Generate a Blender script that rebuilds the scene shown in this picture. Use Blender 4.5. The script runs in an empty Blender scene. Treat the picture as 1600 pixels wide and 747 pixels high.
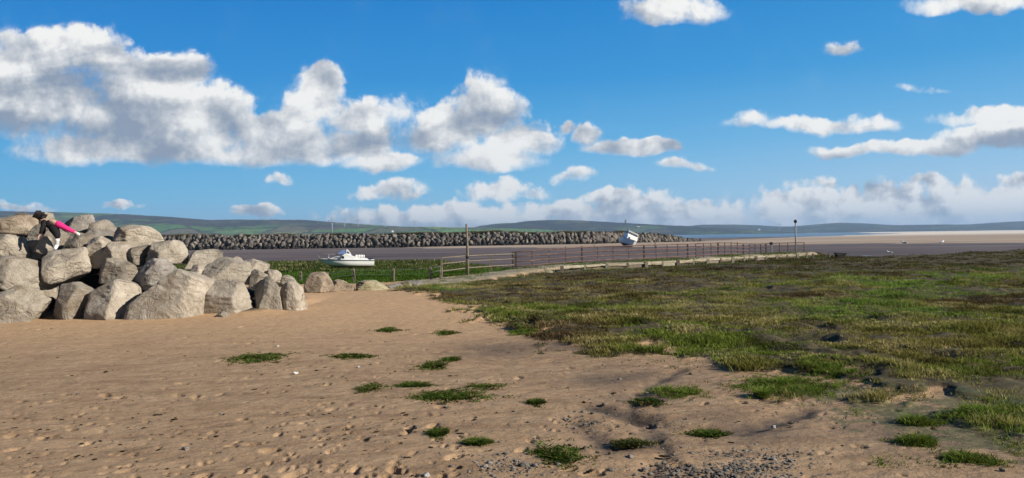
import bpy, bmesh, math, random
import numpy as np
from mathutils import Vector, Matrix

R = math.radians
rng = np.random.default_rng(11)
random.seed(11)
scene = bpy.context.scene
col = scene.collection

# ------------------------------------------------------------------ camera
F = 1200.0                       # focal length in pixels of the 1600 px wide photograph
CAM = np.array([0.0, 0.0, 1.7])
PITCH, ROLL = R(0.18), R(0.8)
fwd = np.array([0, math.cos(PITCH), -math.sin(PITCH)])
up0 = np.array([0, math.sin(PITCH), math.cos(PITCH)])
rt0 = np.array([1.0, 0, 0])
rt = math.cos(ROLL) * rt0 - math.sin(ROLL) * up0
upv = math.sin(ROLL) * rt0 + math.cos(ROLL) * up0
cam_d = bpy.data.cameras.new('camera')
cam = bpy.data.objects.new('camera', cam_d)
col.objects.link(cam)
M = Matrix.Identity(4)
for i in range(3):
    M[i][0] = rt[i]; M[i][1] = upv[i]; M[i][2] = -fwd[i]; M[i][3] = CAM[i]
cam.matrix_world = M
cam_d.sensor_width = 36
cam_d.lens = 36 * F / 1600
cam_d.clip_start = 0.05
cam_d.clip_end = 40000
scene.camera = cam

def ray(px, py):
    return fwd + rt * ((px - 800) / F) + upv * ((373.5 - py) / F)
def at(px, py, Y):               # the point of the place seen at a pixel, Y metres ahead
    d = ray(px, py); return CAM + d * (Y / d[1])
def gnd(px, py, z=0.0):          # the point of the level z seen at a pixel
    d = ray(px, py); return CAM + d * ((z - CAM[2]) / d[2])

# ------------------------------------------------------------------ sun, exposure
SUN_AZ, SUN_EL = R(109), R(27)   # azimuth clockwise from +Y
SUN_DIR = np.array([math.sin(SUN_AZ) * math.cos(SUN_EL), math.cos(SUN_AZ) * math.cos(SUN_EL), math.sin(SUN_EL)])
sun_d = bpy.data.lights.new('sun', 'SUN')
sun_d.energy = 5.0
sun_d.angle = R(0.5)
sun_d.color = (1.0, 0.93, 0.82)
sun = bpy.data.objects.new('sun', sun_d)
col.objects.link(sun)
sun.rotation_euler = Vector(tuple(-SUN_DIR)).to_track_quat('-Z', 'Y').to_euler()
vs = scene.view_settings
scene.display_settings.display_device = 'sRGB'
vs.view_transform = 'Standard'
vs.look = 'None'
vs.gamma = 1.0
vs.exposure = 0.5
vs.use_curve_mapping = False
scene.cycles.max_bounces = 5
scene.cycles.diffuse_bounces = 2
scene.cycles.glossy_bounces = 2
scene.cycles.transmission_bounces = 3
scene.cycles.transparent_max_bounces = 6
scene.cycles.volume_bounces = 0

# ------------------------------------------------------------------ node helper
class NT:
    def __init__(s, tree):
        s.t = tree; tree.nodes.clear()
    def new(s, typ, **props):
        n = s.t.nodes.new(typ)
        for k, v in props.items(): setattr(n, k, v)
        return n
    def put(s, sock, v):
        if v is None: return
        if isinstance(v, bpy.types.NodeSocket): s.t.links.new(v, sock)
        else:
            try: sock.default_value = v
            except Exception:
                sock.default_value = (*v, 1.0)
    def m(s, op, a, b=None, c=None, clamp=False):
        n = s.new('ShaderNodeMath', operation=op, use_clamp=clamp)
        for i, v in enumerate((a, b, c)): s.put(n.inputs[i], v)
        return n.outputs[0]
    def v(s, op, a, b=None, c=None):
        n = s.new('ShaderNodeVectorMath', operation=op)
        if op == 'SCALE':
            s.put(n.inputs[0], a); s.put(n.inputs['Scale'], b); return n.outputs[0]
        for i, x in enumerate((a, b, c)): s.put(n.inputs[i], x)
        return n.outputs['Value'] if op in ('DOT_PRODUCT', 'LENGTH') else n.outputs[0]
    def mix(s, f, a, b, mode='MIX'):
        n = s.new('ShaderNodeMix', data_type='RGBA', blend_type=mode)
        s.put(n.inputs[0], f); s.put(n.inputs[6], a); s.put(n.inputs[7], b)
        return n.outputs[2]
    def fmix(s, f, a, b):
        n = s.new('ShaderNodeMix', data_type='FLOAT')
        s.put(n.inputs[0], f); s.put(n.inputs[2], a); s.put(n.inputs[3], b)
        return n.outputs[0]
    def step(s, x, a, b, lo=0.0, hi=1.0):
        n = s.new('ShaderNodeMapRange', interpolation_type='SMOOTHSTEP')
        for i, q in enumerate((x, a, b, lo, hi)): s.put(n.inputs[i], q)
        return n.outputs[0]
    def noise(s, vec, scale, detail=4, rough=0.55, dist=0.0, dims='3D', lac=2.0):
        n = s.new('ShaderNodeTexNoise', noise_dimensions=dims)
        s.put(n.inputs['Vector'], vec)
        n.inputs['Scale'].default_value = scale; n.inputs['Detail'].default_value = detail
        n.inputs['Roughness'].default_value = rough; n.inputs['Distortion'].default_value = dist
        n.inputs['Lacunarity'].default_value = lac
        return n.outputs[0]
    def vor(s, vec, scale, feature='F1', rand=1.0, dims='3D', detail=0.0, smooth=None):
        n = s.new('ShaderNodeTexVoronoi', feature=feature, voronoi_dimensions=dims)
        s.put(n.inputs['Vector'], vec)
        n.inputs['Scale'].default_value = scale; n.inputs['Randomness'].default_value = rand
        if detail: n.inputs['Detail'].default_value = detail
        return n
    def ramp(s, f, stops):
        n = s.new('ShaderNodeValToRGB')
        el = n.color_ramp.elements
        while len(el) < len(stops): el.new(0.5)
        for e, (p, c) in zip(el, stops):
            e.position = p; e.color = (*c, 1)
        s.put(n.inputs[0], f)
        return n.outputs[0]
    def geo(s, out='Position'): return s.new('ShaderNodeNewGeometry').outputs[out]
    def attr(s, name, out='Fac'): return s.new('ShaderNodeAttribute', attribute_name=name).outputs[out]
    def sep(s, v):
        n = s.new('ShaderNodeSeparateXYZ'); s.put(n.inputs[0], v); return n.outputs
    def comb(s, x, y, z):
        n = s.new('ShaderNodeCombineXYZ')
        for i, q in enumerate((x, y, z)): s.put(n.inputs[i], q)
        return n.outputs[0]
    def bump(s, h, strength, dist, normal=None):
        n = s.new('ShaderNodeBump')
        n.inputs['Strength'].default_value = strength; n.inputs['Distance'].default_value = dist
        s.put(n.inputs['Height'], h)
        if normal is not None: s.put(n.inputs['Normal'], normal)
        return n.outputs[0]
    def bsdf(s, color, rough=0.9, spec=0.3, normal=None, metal=0.0):
        n = s.new('ShaderNodeBsdfPrincipled')
        s.put(n.inputs['Base Color'], color); s.put(n.inputs['Roughness'], rough)
        s.put(n.inputs['Specular IOR Level'], spec); n.inputs['Metallic'].default_value = metal
        if normal is not None: s.put(n.inputs['Normal'], normal)
        return n.outputs[0]
    def out(s, shader, kind='Surface'):
        o = s.new('ShaderNodeOutputMaterial'); s.put(o.inputs[kind], shader)

def mat(name):
    m = bpy.data.materials.new(name); m.use_nodes = True
    return m, NT(m.node_tree)

# ------------------------------------------------------------------ sky with clouds (world)
def uv(px, py):
    d = ray(px, py); return d[0] / d[1], d[2] / d[1]
world = bpy.data.worlds.new('World')
scene.world = world
world.use_nodes = True
W = NT(world.node_tree)
sky = W.new('ShaderNodeTexSky', sky_type='NISHITA', sun_disc=False)
sky.sun_elevation = SUN_EL; sky.sun_rotation = SUN_AZ
sky.altitude = 0; sky.air_density = 1.0; sky.dust_density = 0.25; sky.ozone_density = 3.0
gen = W.new('ShaderNodeTexCoord').outputs['Generated']
gx, gy, gz = W.sep(gen)
ay = W.m('MAXIMUM', W.m('ABSOLUTE', gy), 0.05)
uu = W.m('DIVIDE', gx, ay); vv = W.m('DIVIDE', gz, ay)
P = W.comb(uu, vv, 0.0)
# billowing warp of the cloud outlines
w1 = W.new('ShaderNodeTexNoise', noise_dimensions='2D')
W.put(w1.inputs['Vector'], P); w1.inputs['Scale'].default_value = 14; w1.inputs['Detail'].default_value = 3
wv = W.v('SUBTRACT', w1.outputs['Color'], (0.5, 0.5, 0.5))
PW = W.v('MULTIPLY_ADD', wv, (0.035, 0.03, 0.0), P)
CLOUDS = [  # px, py, rx, ry, amount
    (20, 150, 240, 128, 1.0), (205, 180, 160, 100, 1.0), (320, 200, 135, 85, 1.0),
    (430, 218, 130, 62, 1.0), (540, 232, 110, 48, 1.0), (497, 160, 68, 70, 1.0), (565, 195, 80, 55, .9),
    (420, 240, 220, 42, 1.0), (230, 235, 240, 48, 1.0), (590, 258, 90, 26, .9), (100, 90, 150, 65, 1.0), (240, 115, 110, 52, .95), (620, 180, 60, 40, .55), 
    (755, 180, 92, 75, 1.0), (700, 210, 78, 70, 1.0), (820, 222, 90, 50, 1.0), (765, 250, 110, 42, 1.0),
    (645, 215, 60, 50, .55), (886, 197, 26, 17, .8), (985, 234, 105, 24, .9), (918, 214, 34, 30, .8), (900, 277, 46, 20, .8),
    (1082, 260, 64, 18, .65), (610, 302, 78, 26, .9), (440, 281, 34, 14, .7), (790, 302, 85, 30, .9),
    (855, 325, 80, 24, .8), (980, 314, 90, 24, .85), (1300, 197, 130, 27, .9), (1175, 186, 56, 26, .5),
    (1325, 236, 90, 19, .85), (1450, 234, 130, 24, .95), (1550, 216, 120, 40, .95), (1560, 180, 150, 24, .8),
    (1435, 139, 70, 17, .58), (1328, 82, 64, 21, .58), (1525, 6, 140, 30, .95), (1050, 18, 110, 38, .85),
    (185, 322, 46, 14, .8), (30, 328, 80, 13, .7), (402, 330, 52, 17, .85),
    (700, 348, 270, 40, .95), (560, 335, 80, 18, .6), (1010, 344, 250, 44, .95), (1320, 328, 280, 52, 1.0), (1530, 322, 220, 52, 1.0),
    (1590, 283, 50, 24, .85), (1455, 284, 40, 18, .8), (1270, 285, 60, 18, .6), 
    ]
den = num = None
Mx = None
for (cx, cy, rx, ry, am) in CLOUDS:
    cu, cv = uv(cx, cy)
    su, sv = F / rx, F / ry
    q = W.v('MULTIPLY_ADD', PW, (su, sv, 0), (-cu * su, -cv * sv, 0))
    a = W.v('MAXIMUM', q, W.v('MULTIPLY', q, (-1, -1.55, 0)))
    d2 = W.v('DOT_PRODUCT', a, a)
    w = W.m('MULTIPLY_ADD', d2, -am, am, clamp=True)
    w2 = W.m('MULTIPLY', w, w)
    hh = W.sep(q)[1]
    num = W.m('MULTIPLY', w2, hh) if num is None else W.m('MULTIPLY_ADD', w2, hh, num)
    den = W.m('ADD', w2, 1e-4) if den is None else W.m('ADD', w2, den)
    Mx = w if Mx is None else W.m('SMOOTH_MAX', w, Mx, 0.22)
hrel = W.m('DIVIDE', num, den)              # -1 at a cloud's base, 1 at its top
lowv = W.step(vv, 0.12, 0.06)
def cloud_noise(vec):
    return W.fmix(lowv, W.noise(vec, 12, 10, 0.64, 0.1, '2D'), W.noise(vec, 30, 8, 0.6, 0.1, '2D'))
def billow(vec, sc):
    n = W.vor(vec, sc, 'F1', 1.0, '2D', 2.0)
    return W.m('SUBTRACT', 1.0, n.outputs['Distance'])
n0 = cloud_noise(P)
OFF = (0.012, 0.014, 0.0)
n1 = cloud_noise(W.v('ADD', P, OFF))
PS = W.v('MULTIPLY', P, (0.55, 1.25, 0.0))            # layered light inside the big banks
q0 = W.noise(PS, 9, 4, 0.5, 0.3, '2D'); q1 = W.noise(W.v('ADD', PS, (0.012, 0.035, 0.0)), 9, 4, 0.5, 0.3, '2D')
b0 = billow(PW, 30)
b1 = billow(W.v('ADD', PW, (3.1, 1.7, 0)), 75)
gate = W.step(Mx, 0.12, 0.34)
wisp = W.step(hrel, -0.2, 0.7)
dens = W.m('MULTIPLY_ADD', Mx, 1.9, -0.20)
dens = W.m('MULTIPLY_ADD', W.m('MULTIPLY', W.m('SUBTRACT', n0, 0.5), gate), 2.9, dens)
bb = W.m('MULTIPLY_ADD', W.m('SUBTRACT', b0, 0.55), 0.55, W.m('MULTIPLY', W.m('SUBTRACT', b1, 0.55), 0.22))
dens = W.m('MULTIPLY_ADD', W.m('MULTIPLY', bb, gate), W.m('MULTIPLY_ADD', wisp, 0.8, 0.25), dens)
edge = W.step(hrel, -0.5, 0.6, 1.35, 0.7)          # soft bases, crisp tops
alpha = W.step(dens, 0.10, W.m('ADD', 0.10, edge))
# sun side bright, base and thick middle grey
lit = W.m('MULTIPLY_ADD', W.m('SUBTRACT', n0, n1), 1.7, 0.67)
lit = W.m('MULTIPLY_ADD', W.m('SUBTRACT', q0, q1), 2.6, lit)
lit = W.m('MULTIPLY_ADD', hrel, 0.40, lit)
lit = W.m('MULTIPLY_ADD', bb, 0.40, lit)
thin = W.step(dens, 0.2, 1.1)
lit = W.m('MULTIPLY_ADD', W.step(vv, 0.10, 0.03), 0.24, lit)
lit = W.m('MULTIPLY_ADD', W.m('SUBTRACT', 1.0, thin), 0.20, lit)
left = W.step(uu, -0.1, -0.45)                      # the big bank on the left is thicker and greyer
lit = W.m('MULTIPLY_ADD', W.m('MULTIPLY', left, thin), -0.13, lit)
lit = W.m('MULTIPLY_ADD', lit, 1.0, 0.0, clamp=True)
ccol = W.ramp(lit, [(0.0, (2.6, 3.2, 4.2)), (0.3, (3.9, 4.35, 5.0)), (0.6, (5.9, 6.15, 6.5)), (0.9, (8.4, 8.4, 8.3)), (1.0, (8.9, 8.9, 8.7))])
# azure grade of the clear sky
hs = W.new('ShaderNodeHueSaturation'); hs.inputs['Saturation'].default_value = 1.3; hs.inputs['Value'].default_value = 1.0
W.put(hs.inputs['Color'], sky.outputs[0])
azure = W.ramp(W.m('MULTIPLY', W.m('MAXIMUM', gz, 0.0), 1.0), [(0.0, (3.6, 6.0, 8.0)), (0.05, (2.0, 5.2, 7.8)), (0.12, (0.85, 3.95, 7.3)), (0.20, (0.22, 2.75, 6.5)), (0.30, (0.05, 2.05, 5.8)), (0.5, (.02, .8, 2.6)), (1.0, (.02, .4, 1.3))])
azure = W.mix(1.0, azure, W.ramp(W.m('MULTIPLY_ADD', gx, .7, .5), [(0.05, (.55, .86, .95)), (.5, (1., 1., 1.)), (.9, (1.9, 1.16, 1.04))]), 'MULTIPLY')
skyc = W.mix(0.97, hs.outputs[0], azure)
skyc = W.mix(1.0, skyc, W.ramp(W.m('MULTIPLY_ADD', gy, .5, .5), [(.3, (.4, .4, .4)), (.55, (1, 1, 1))]), 'MULTIPLY')
above = W.step(gz, -0.005, 0.004)
front = W.step(gy, 0.05, 0.2)
alpha = W.m('MULTIPLY', W.m('MULTIPLY', alpha, above), front)
bg = W.new('ShaderNodeBackground'); bg.inputs['Strength'].default_value = 0.076
W.put(bg.inputs['Color'], W.mix(alpha, skyc, ccol))
wo = W.new('ShaderNodeOutputWorld'); W.put(wo.inputs['Surface'], bg.outputs[0])
world.cycles.sampling_method = 'MANUAL'
world.cycles.sample_map_resolution = 256

# ------------------------------------------------------------------ numpy helpers
def _hash(ix, iy, iz, seed):
    h = (ix.astype(np.int64) * 374761393 + iy.astype(np.int64) * 668265263 + iz.astype(np.int64) * 2147483647 + seed * 1274126177) & 0xffffffff
    h = ((h ^ (h >> 13)) * 1274126177) & 0xffffffff
    return ((h ^ (h >> 16)) & 0xffffff) / float(0xffffff)
def vnoise2(x, y, seed=0):
    ix = np.floor(x); iy = np.floor(y); fx = x - ix; fy = y - iy
    fx = fx * fx * fx * (fx * (fx * 6 - 15) + 10); fy = fy * fy * fy * (fy * (fy * 6 - 15) + 10)
    z = np.zeros_like(ix)
    a = _hash(ix, iy, z, seed); b = _hash(ix + 1, iy, z, seed); c = _hash(ix, iy + 1, z, seed); d = _hash(ix + 1, iy + 1, z, seed)
    return (a + (b - a) * fx) * (1 - fy) + (c + (d - c) * fx) * fy
def fbm2(x, y, octv=4, seed=0, gain=0.5):
    s = 0; a = 1; t = 0
    for o in range(octv):
        s = s + a * vnoise2(x * 2 ** o + 17.3 * o, y * 2 ** o - 9.1 * o, seed + o); t += a; a *= gain
    return s / t - 0.5
def vnoise3(x, y, z, seed=0):
    ix = np.floor(x); iy = np.floor(y); iz = np.floor(z)
    fx = x - ix; fy = y - iy; fz = z - iz
    fx = fx * fx * (3 - 2 * fx); fy = fy * fy * (3 - 2 * fy); fz = fz * fz * (3 - 2 * fz)
    r = 0
    for dx in (0, 1):
        for dy in (0, 1):
            for dz in (0, 1):
                w = (fx if dx else 1 - fx) * (fy if dy else 1 - fy) * (fz if dz else 1 - fz)
                r = r + w * _hash(ix + dx, iy + dy, iz + dz, seed)
    return r
def fbm3(p, scale, octv=4, seed=0, gain=0.5):
    s = 0; a = 1; t = 0
    for o in range(octv):
        k = scale * 2 ** o
        s = s + a * vnoise3(p[:, 0] * k + 31.7 * o, p[:, 1] * k, p[:, 2] * k - 11.3 * o, seed + o); t += a; a *= gain
    return s / t - 0.5
def sst(x, a, b):
    t = np.clip((x - a) / (b - a), 0, 1); return t * t * (3 - 2 * t)
def polydist(X, Y, pts, closed=False):
    d = np.full(X.shape, 1e9)
    n = len(pts)
    for i in range(n if closed else n - 1):
        ax, ay = pts[i]; bx, by = pts[(i + 1) % n]
        ux, uy = bx - ax, by - ay; L = ux * ux + uy * uy
        t = np.clip(((X - ax) * ux + (Y - ay) * uy) / L, 0, 1)
        d = np.minimum(d, (X - ax - t * ux) ** 2 + (Y - ay - t * uy) ** 2)
    return np.sqrt(d)
def inside(X, Y, pts):
    r = np.zeros(X.shape, bool); n = len(pts)
    for i in range(n):
        x1, y1 = pts[i]; x2, y2 = pts[(i + 1) % n]
        c = ((y1 > Y) != (y2 > Y))
        r ^= c & (X < (x2 - x1) * (Y - y1) / ((y2 - y1) if y2 != y1 else 1e-9) + x1)
    return r
def sdf(X, Y, pts):               # positive inside
    d = polydist(X, Y, pts, True)
    return np.where(inside(X, Y, pts), d, -d)

def npmesh(name, V, faces, material=None, parent=None, smooth=True, attrs=None, link=True):
    me = bpy.data.meshes.new(name)
    V = np.asarray(V, np.float32); faces = np.asarray(faces, np.int32)
    k = faces.shape[1]
    me.vertices.add(len(V)); me.vertices.foreach_set('co', V.ravel())
    me.loops.add(faces.size); me.loops.foreach_set('vertex_index', faces.ravel())
    me.polygons.add(len(faces))
    me.polygons.foreach_set('loop_start', np.arange(0, faces.size, k, dtype=np.int32))
    me.polygons.foreach_set('loop_total', np.full(len(faces), k, np.int32))
    if smooth: me.polygons.foreach_set('use_smooth', np.ones(len(faces), bool))
    for an, val in (attrs or {}).items():
        val = np.asarray(val, np.float32)
        if val.ndim == 1:
            a = me.attributes.new(an, 'FLOAT', 'POINT'); a.data.foreach_set('value', val)
        else:
            a = me.attributes.new(an, 'FLOAT_COLOR', 'POINT')
            a.data.foreach_set('color', np.c_[val, np.ones(len(val))].astype(np.float32).ravel())
    me.update(); me.validate()
    if material: me.materials.append(material)
    if not link: return me
    o = bpy.data.objects.new(name, me)
    col.objects.link(o)
    if parent is not None: o.parent = parent
    return o
def gridfaces(n, m, wrap=False):  # n rings of m verts
    i = np.arange(n - 1)[:, None]; j = np.arange(m if wrap else m - 1)[None, :]
    j2 = (j + 1) % m
    return np.stack([i * m + j, i * m + j2, (i + 1) * m + j2, (i + 1) * m + j], -1).reshape(-1, 4)

def tag(o, label=None, cat=None, group=None, kind=None):
    if label: o['label'] = label
    if cat: o['category'] = cat
    if group: o['group'] = group
    if kind: o['kind'] = kind
    return o
def thing(name, label, cat, loc, group=None, rotz=0):
    o = bpy.data.objects.new(name, None); col.objects.link(o)
    o.location = tuple(loc); o.rotation_euler = (0, 0, rotz); o.empty_display_size = 0.2
    return tag(o, label, cat, group)

class MB:                          # collects solid shapes, then becomes ONE mesh object
    def __init__(s): s.bm = bmesh.new()
    def box(s, c, size, rot=None, bevel=0.0):
        b = bmesh.new()
        bmesh.ops.create_cube(b, size=1)
        bmesh.ops.scale(b, vec=size, verts=b.verts)
        if bevel: bmesh.ops.bevel(b, geom=list(b.edges), offset=bevel, segments=2, affect='EDGES', profile=0.6)
        if rot is not None: bmesh.ops.transform(b, matrix=rot.to_4x4(), verts=b.verts)
        bmesh.ops.translate(b, vec=c, verts=b.verts)
        s.merge(b)
    def merge(s, b):
        me = bpy.data.meshes.new('tmp'); b.to_mesh(me); b.free(); s.bm.from_mesh(me); bpy.data.meshes.remove(me)
    def tube(s, pts, r, seg=8, cap=True):
        pts = [Vector(tuple(p)) for p in pts]
        rr = r if isinstance(r, (list, tuple)) else [r] * len(pts)
        rings = []; prev = None
        for i, p in enumerate(pts):
            t = (pts[min(i + 1, len(pts) - 1)] - pts[max(i - 1, 0)]).normalized()
            a = Vector((0, 0, 1)) if abs(t.z) < 0.9 else Vector((1, 0, 0))
            if prev is not None: a = prev
            u = (a - t * a.dot(t)).normalized(); prev = u
            v = t.cross(u)
            rings.append([s.bm.verts.new(p + (u * math.cos(2 * math.pi * k / seg) + v * math.sin(2 * math.pi * k / seg)) * rr[i]) for k in range(seg)])
        for a, b in zip(rings, rings[1:]):
            for k in range(seg):
                f = s.bm.faces.new((a[k], a[(k + 1) % seg], b[(k + 1) % seg], b[k])); f.smooth = True
        if cap:
            s.bm.faces.new(list(reversed(rings[0]))); s.bm.faces.new(rings[-1])
    def sphere(s, c, r, sc=(1, 1, 1), seg=12):
        b = bmesh.new()
        bmesh.ops.create_uvsphere(b, u_segments=seg, v_segments=max(6, seg * 2 // 3), radius=r)
        bmesh.ops.scale(b, vec=sc, verts=b.verts); bmesh.ops.translate(b, vec=tuple(c), verts=b.verts)
        for f in b.faces: f.smooth = True
        s.merge(b)
    def prism(s, prof, y0, y1):    # closed outline in XZ pushed from y0 to y1
        a = [s.bm.verts.new((x, y0, z)) for x, z in prof]; b = [s.bm.verts.new((x, y1, z)) for x, z in prof]
        n = len(prof)
        s.bm.faces.new(a); s.bm.faces.new(list(reversed(b)))
        for i in range(n): s.bm.faces.new((a[i], b[i], b[(i + 1) % n], a[(i + 1) % n]))
    def build(s, name, m, parent=None, bevel=0.0):
        bmesh.ops.recalc_face_normals(s.bm, faces=s.bm.faces)
        if bevel:
            bmesh.ops.bevel(s.bm, geom=[e for e in s.bm.edges if e.is_manifold and e.calc_face_angle(0) > 0.5], offset=bevel, segments=1, affect='EDGES')
        me = bpy.data.meshes.new(name); s.bm.to_mesh(me); s.bm.free()
        if m: me.materials.append(m)
        o = bpy.data.objects.new(name, me); col.objects.link(o)
        if parent is not None: o.parent = parent
        return o

# ------------------------------------------------------------------ layout on the ground
def w2(p): return (float(p[0]), float(p[1]))
FENCE = [(-2.9, 31.5, 0.0), (-2.0, 34.3, 0.02), (-1.0, 36.8, 0.06), (0.1, 38.4, 0.12), (2.2, 40.0, 0.2), (5.2, 42.2, .25), (7.7, 43.8, .25),
         (10.5, 46.6, .25), (13.2, 50.0, .25), (16.4, 54.2, .25), (19.8, 58.6, .25), (23.3, 61.3, .25)]
PATH = [(-3.2, 30.0), (-0.6, 35.0), (1.4, 37.6), (3.7, 39.9), (6.0, 41.3), (8.0, 43.0), (10.2, 46.0), (13.0, 48.8), (15.9, 52.0), (18.8, 54.2), (21.3, 57.0)]
LAND = [(-300, 110), (-25, 110), (-10, 105), (-3, 82), (2.5, 60), (4.5, 49), (8, 47.5), (12, 52.5), (17, 59), (22, 65), (25.5, 63), (23.3, 54.5),
        (24, 51), (28, 51.8), (34.5, 57.8), (42, 62.8), (60, 70), (110, 80), (300, 100), (300, -300), (-300, -300)]
MARSH = [w2(gnd(*p)) for p in ((612, 452), (700, 478), (790, 505), (860, 533), (950, 553), (1050, 572), (1180, 588), (1290, 600), (1350, 612), (1390, 650), (1600, 700))]
MARSH += [(8, 5.0), (14, 3.0), (60, -5), (300, -5), (300, 120), (30, 90), (2, 38), (-2.5, 31.5), (-4.8, 28.5)]
MUD = -1.7
fxY = np.array([p[1] for p in FENCE]); fxX = np.array([p[0] for p in FENCE])

def terrain(X, Y):
    z = fbm2(X * 0.22, Y * 0.22, 3, 5) * 0.12
    sd = sdf(X, Y, LAND) + fbm2(X * .25, Y * .25, 3, 8) * 1.6
    pth = polydist(X, Y, PATH)
    pm = 1 - sst(pth, 1.0, 1.6)
    pz = 0.25 * sst(X, -2.5, 3.0)
    # sunken green on the left, beyond the boulders
    fx = np.interp(Y, fxY, fxX)
    wl = sst(fx - X, -0.3, 4.5)
    drop = np.interp(Y, [29, 33, 45, 60, 75, 100, 112], [0, -.1, -.6, -1.02, -1.36, -1.45, -1.5])
    z = z * (1 - 0.5 * wl * sst(Y, 28, 40)) + wl * drop + fbm2(X * .5, Y * .5, 3, 21) * .18 * wl * sst(Y, 33, 45)
    # hummocks of the marsh
    ms = sdf(X, Y, MARSH)
    mw = sst(ms + fbm2(X * .9, Y * .9, 4, 3) * 3.4 + fbm2(X * 3.1, Y * 2.6, 3, 4) * 2.4 - .35, -0.1, 0.5)
    mw = mw * (1 - wl * sst(Y, 30, 34)) * (1 - pm)
    hum = fbm2(X * .95, Y * 1.1, 5, 41)
    calm = sst(pth, 2.0, 8.0)
    z = z + mw * (0.035 + calm * sst(Y, 5.5, 11) * (0.27 * np.maximum(hum, -0.10) + fbm2(X * 3.2, Y * 3.8, 2, 77) * .11))
    z = z - .06 * (1 - calm)
    z = z * (1 - pm) + pm * (pz + fbm2(X * 1.2, Y * 1.2, 3, 9) * .04)
    # mound the boulders are tipped on
    topm = np.interp(X, [-30, -14, -10.5, -8.3, -6.5, -5.2], [1.7, 1.55, 1.25, .75, .4, 0])
    yc = np.interp(X, [-20, -12, -6], [21.2, 20.6, 19.2])
    z = z + topm * np.exp(-((Y - yc) / np.where(Y < yc, 1.25, 3.0)) ** 2)
    z = z * sst(sd, -3, 0.5) - 3.2 * (1 - sst(sd, -3.2, 0.4))
    return z, mw, pm, wl, sd
def zat(x, y):
    return float(terrain(np.array([x * 1.0]), np.array([y * 1.0]))[0][0])

# ------------------------------------------------------------------ ground sheet
def polar_sheet(r, dense=52, na=600):
    f = np.radians(np.linspace(-dense, dense, na))
    b = np.radians(np.linspace(dense, 360 - dense, 90)[1:-1])
    th = np.r_[f, b]
    X = r[:, None] * np.sin(th)[None, :]; Y = r[:, None] * np.cos(th)[None, :]
    return X, Y, len(th)
rr = np.r_[0.4, 1.5, 3.0, 4.2, np.exp(np.arange(math.log(4.9), math.log(26), 0.0042)), np.exp(np.arange(math.log(26), math.log(125), 0.011)), np.geomspace(126, 14000, 26)]
GX, GY, na = polar_sheet(rr, 46, 760)
shp = GX.shape
Z, mw, pm, wl, sd = terrain(GX.ravel(), GY.ravel())
X1, Y1 = GX.ravel(), GY.ravel()
sandw = (1 - mw) * (1 - pm) * (1 - sst(wl * sst(Y1, 29, 33), .05, .4))
# wind and tide ripples of the beach
rip = fbm2(X1 * .9, Y1 * 2.2, 4, 60) * 0.030 + fbm2(X1 * 4.5, Y1 * 11, 3, 61) * 0.010
Z = Z + sandw * rip
# shallow runnels where the tide drains
def runnel(pts, width, depth):
    g = [w2(gnd(*p)) for p in pts]
    d = polydist(X1, Y1, g) + np.abs(fbm2(X1 * 2, Y1 * 2, 3, 71)) * .25
    return np.exp(-(d / width) ** 2) * depth
run = runnel([(930, 635), (1000, 650), (1060, 668), (1150, 672), (1260, 640)], .16, .05) + runnel([(1010, 747), (1040, 700), (985, 640), (1010, 600), (1060, 575)], .12, .035)
run = run + runnel([(900, 660), (950, 700), (1000, 690)], .14, .03)
Z = Z - run * sandw
# footprints and small pits
Zg = Z.reshape(shp)
nf = 760
fang = np.radians(np.linspace(-46, 46, 760))
for k in range(820):
    if k < 520: px, py = rng.uniform(-60, 720), 505 + 300 * rng.random() ** 0.75
    else: px, py = rng.uniform(300, 1500), 480 + 300 * rng.random() ** 0.8
    g = gnd(px, py)
    if py < 500: continue
    s = rng.uniform(.022, .045) if rng.random() < .85 else rng.uniform(.05, .085)
    rad = math.hypot(g[0], g[1]); ang = math.atan2(g[0], g[1])
    i0, i1 = np.searchsorted(rr, rad - s * 3), np.searchsorted(rr, rad + s * 3)
    j0, j1 = np.searchsorted(fang, ang - s * 3 / rad), np.searchsorted(fang, ang + s * 3 / rad)
    if i1 <= i0 or j1 <= j0: continue
    a = rng.uniform(0, math.pi)
    dx = GX[i0:i1, j0:j1] - g[0]; dy = GY[i0:i1, j0:j1] - g[1]
    e1 = (dx * math.cos(a) + dy * math.sin(a)) / s; e2 = (-dx * math.sin(a) + dy * math.cos(a)) / (s * .55)
    d2 = e1 ** 2 + e2 ** 2
    sw = sandw.reshape(shp)[i0:i1, j0:j1]
    Zg[i0:i1, j0:j1] += sw * s * (-.55 * np.exp(-d2 ** 3) + .03 * np.exp(-(np.sqrt(d2) - 1.35) ** 2 * 6))
Z = Zg.ravel()
wet = np.clip(run * 30, 0, 1)
for (px, py, rad) in ((880, 540, 1.0), (990, 585, .7), (1160, 668, .55), (1010, 620, .4), (1500, 660, .7), (1250, 610, .5), (780, 545, .9), (1420, 680, .6), (940, 590, .5)):
    g = gnd(px, py)
    wet = np.maximum(wet, np.exp(-(((X1 - g[0]) / rad) ** 2 + ((Y1 - g[1]) / (rad * 1.0)) ** 2)) * .75)
film = np.zeros_like(X1)
for (px, py, rad) in ((1480, 655, 1.1), (1580, 640, 1.2), (1400, 640, .7), (1560, 690, .6), (1330, 615, .6)):
    g = gnd(px, py); film = np.maximum(film, np.exp(-((X1 - g[0]) ** 2 + (Y1 - g[1]) ** 2) / rad ** 2))
grs = np.clip(wl * sst(Y1, 29.5, 33) + (1 - sst(polydist(X1, Y1, [w2(gnd(620, 447)), w2(gnd(720, 437)), w2(gnd(690, 450))]), .3, 1.5)), 0, 1)

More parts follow.
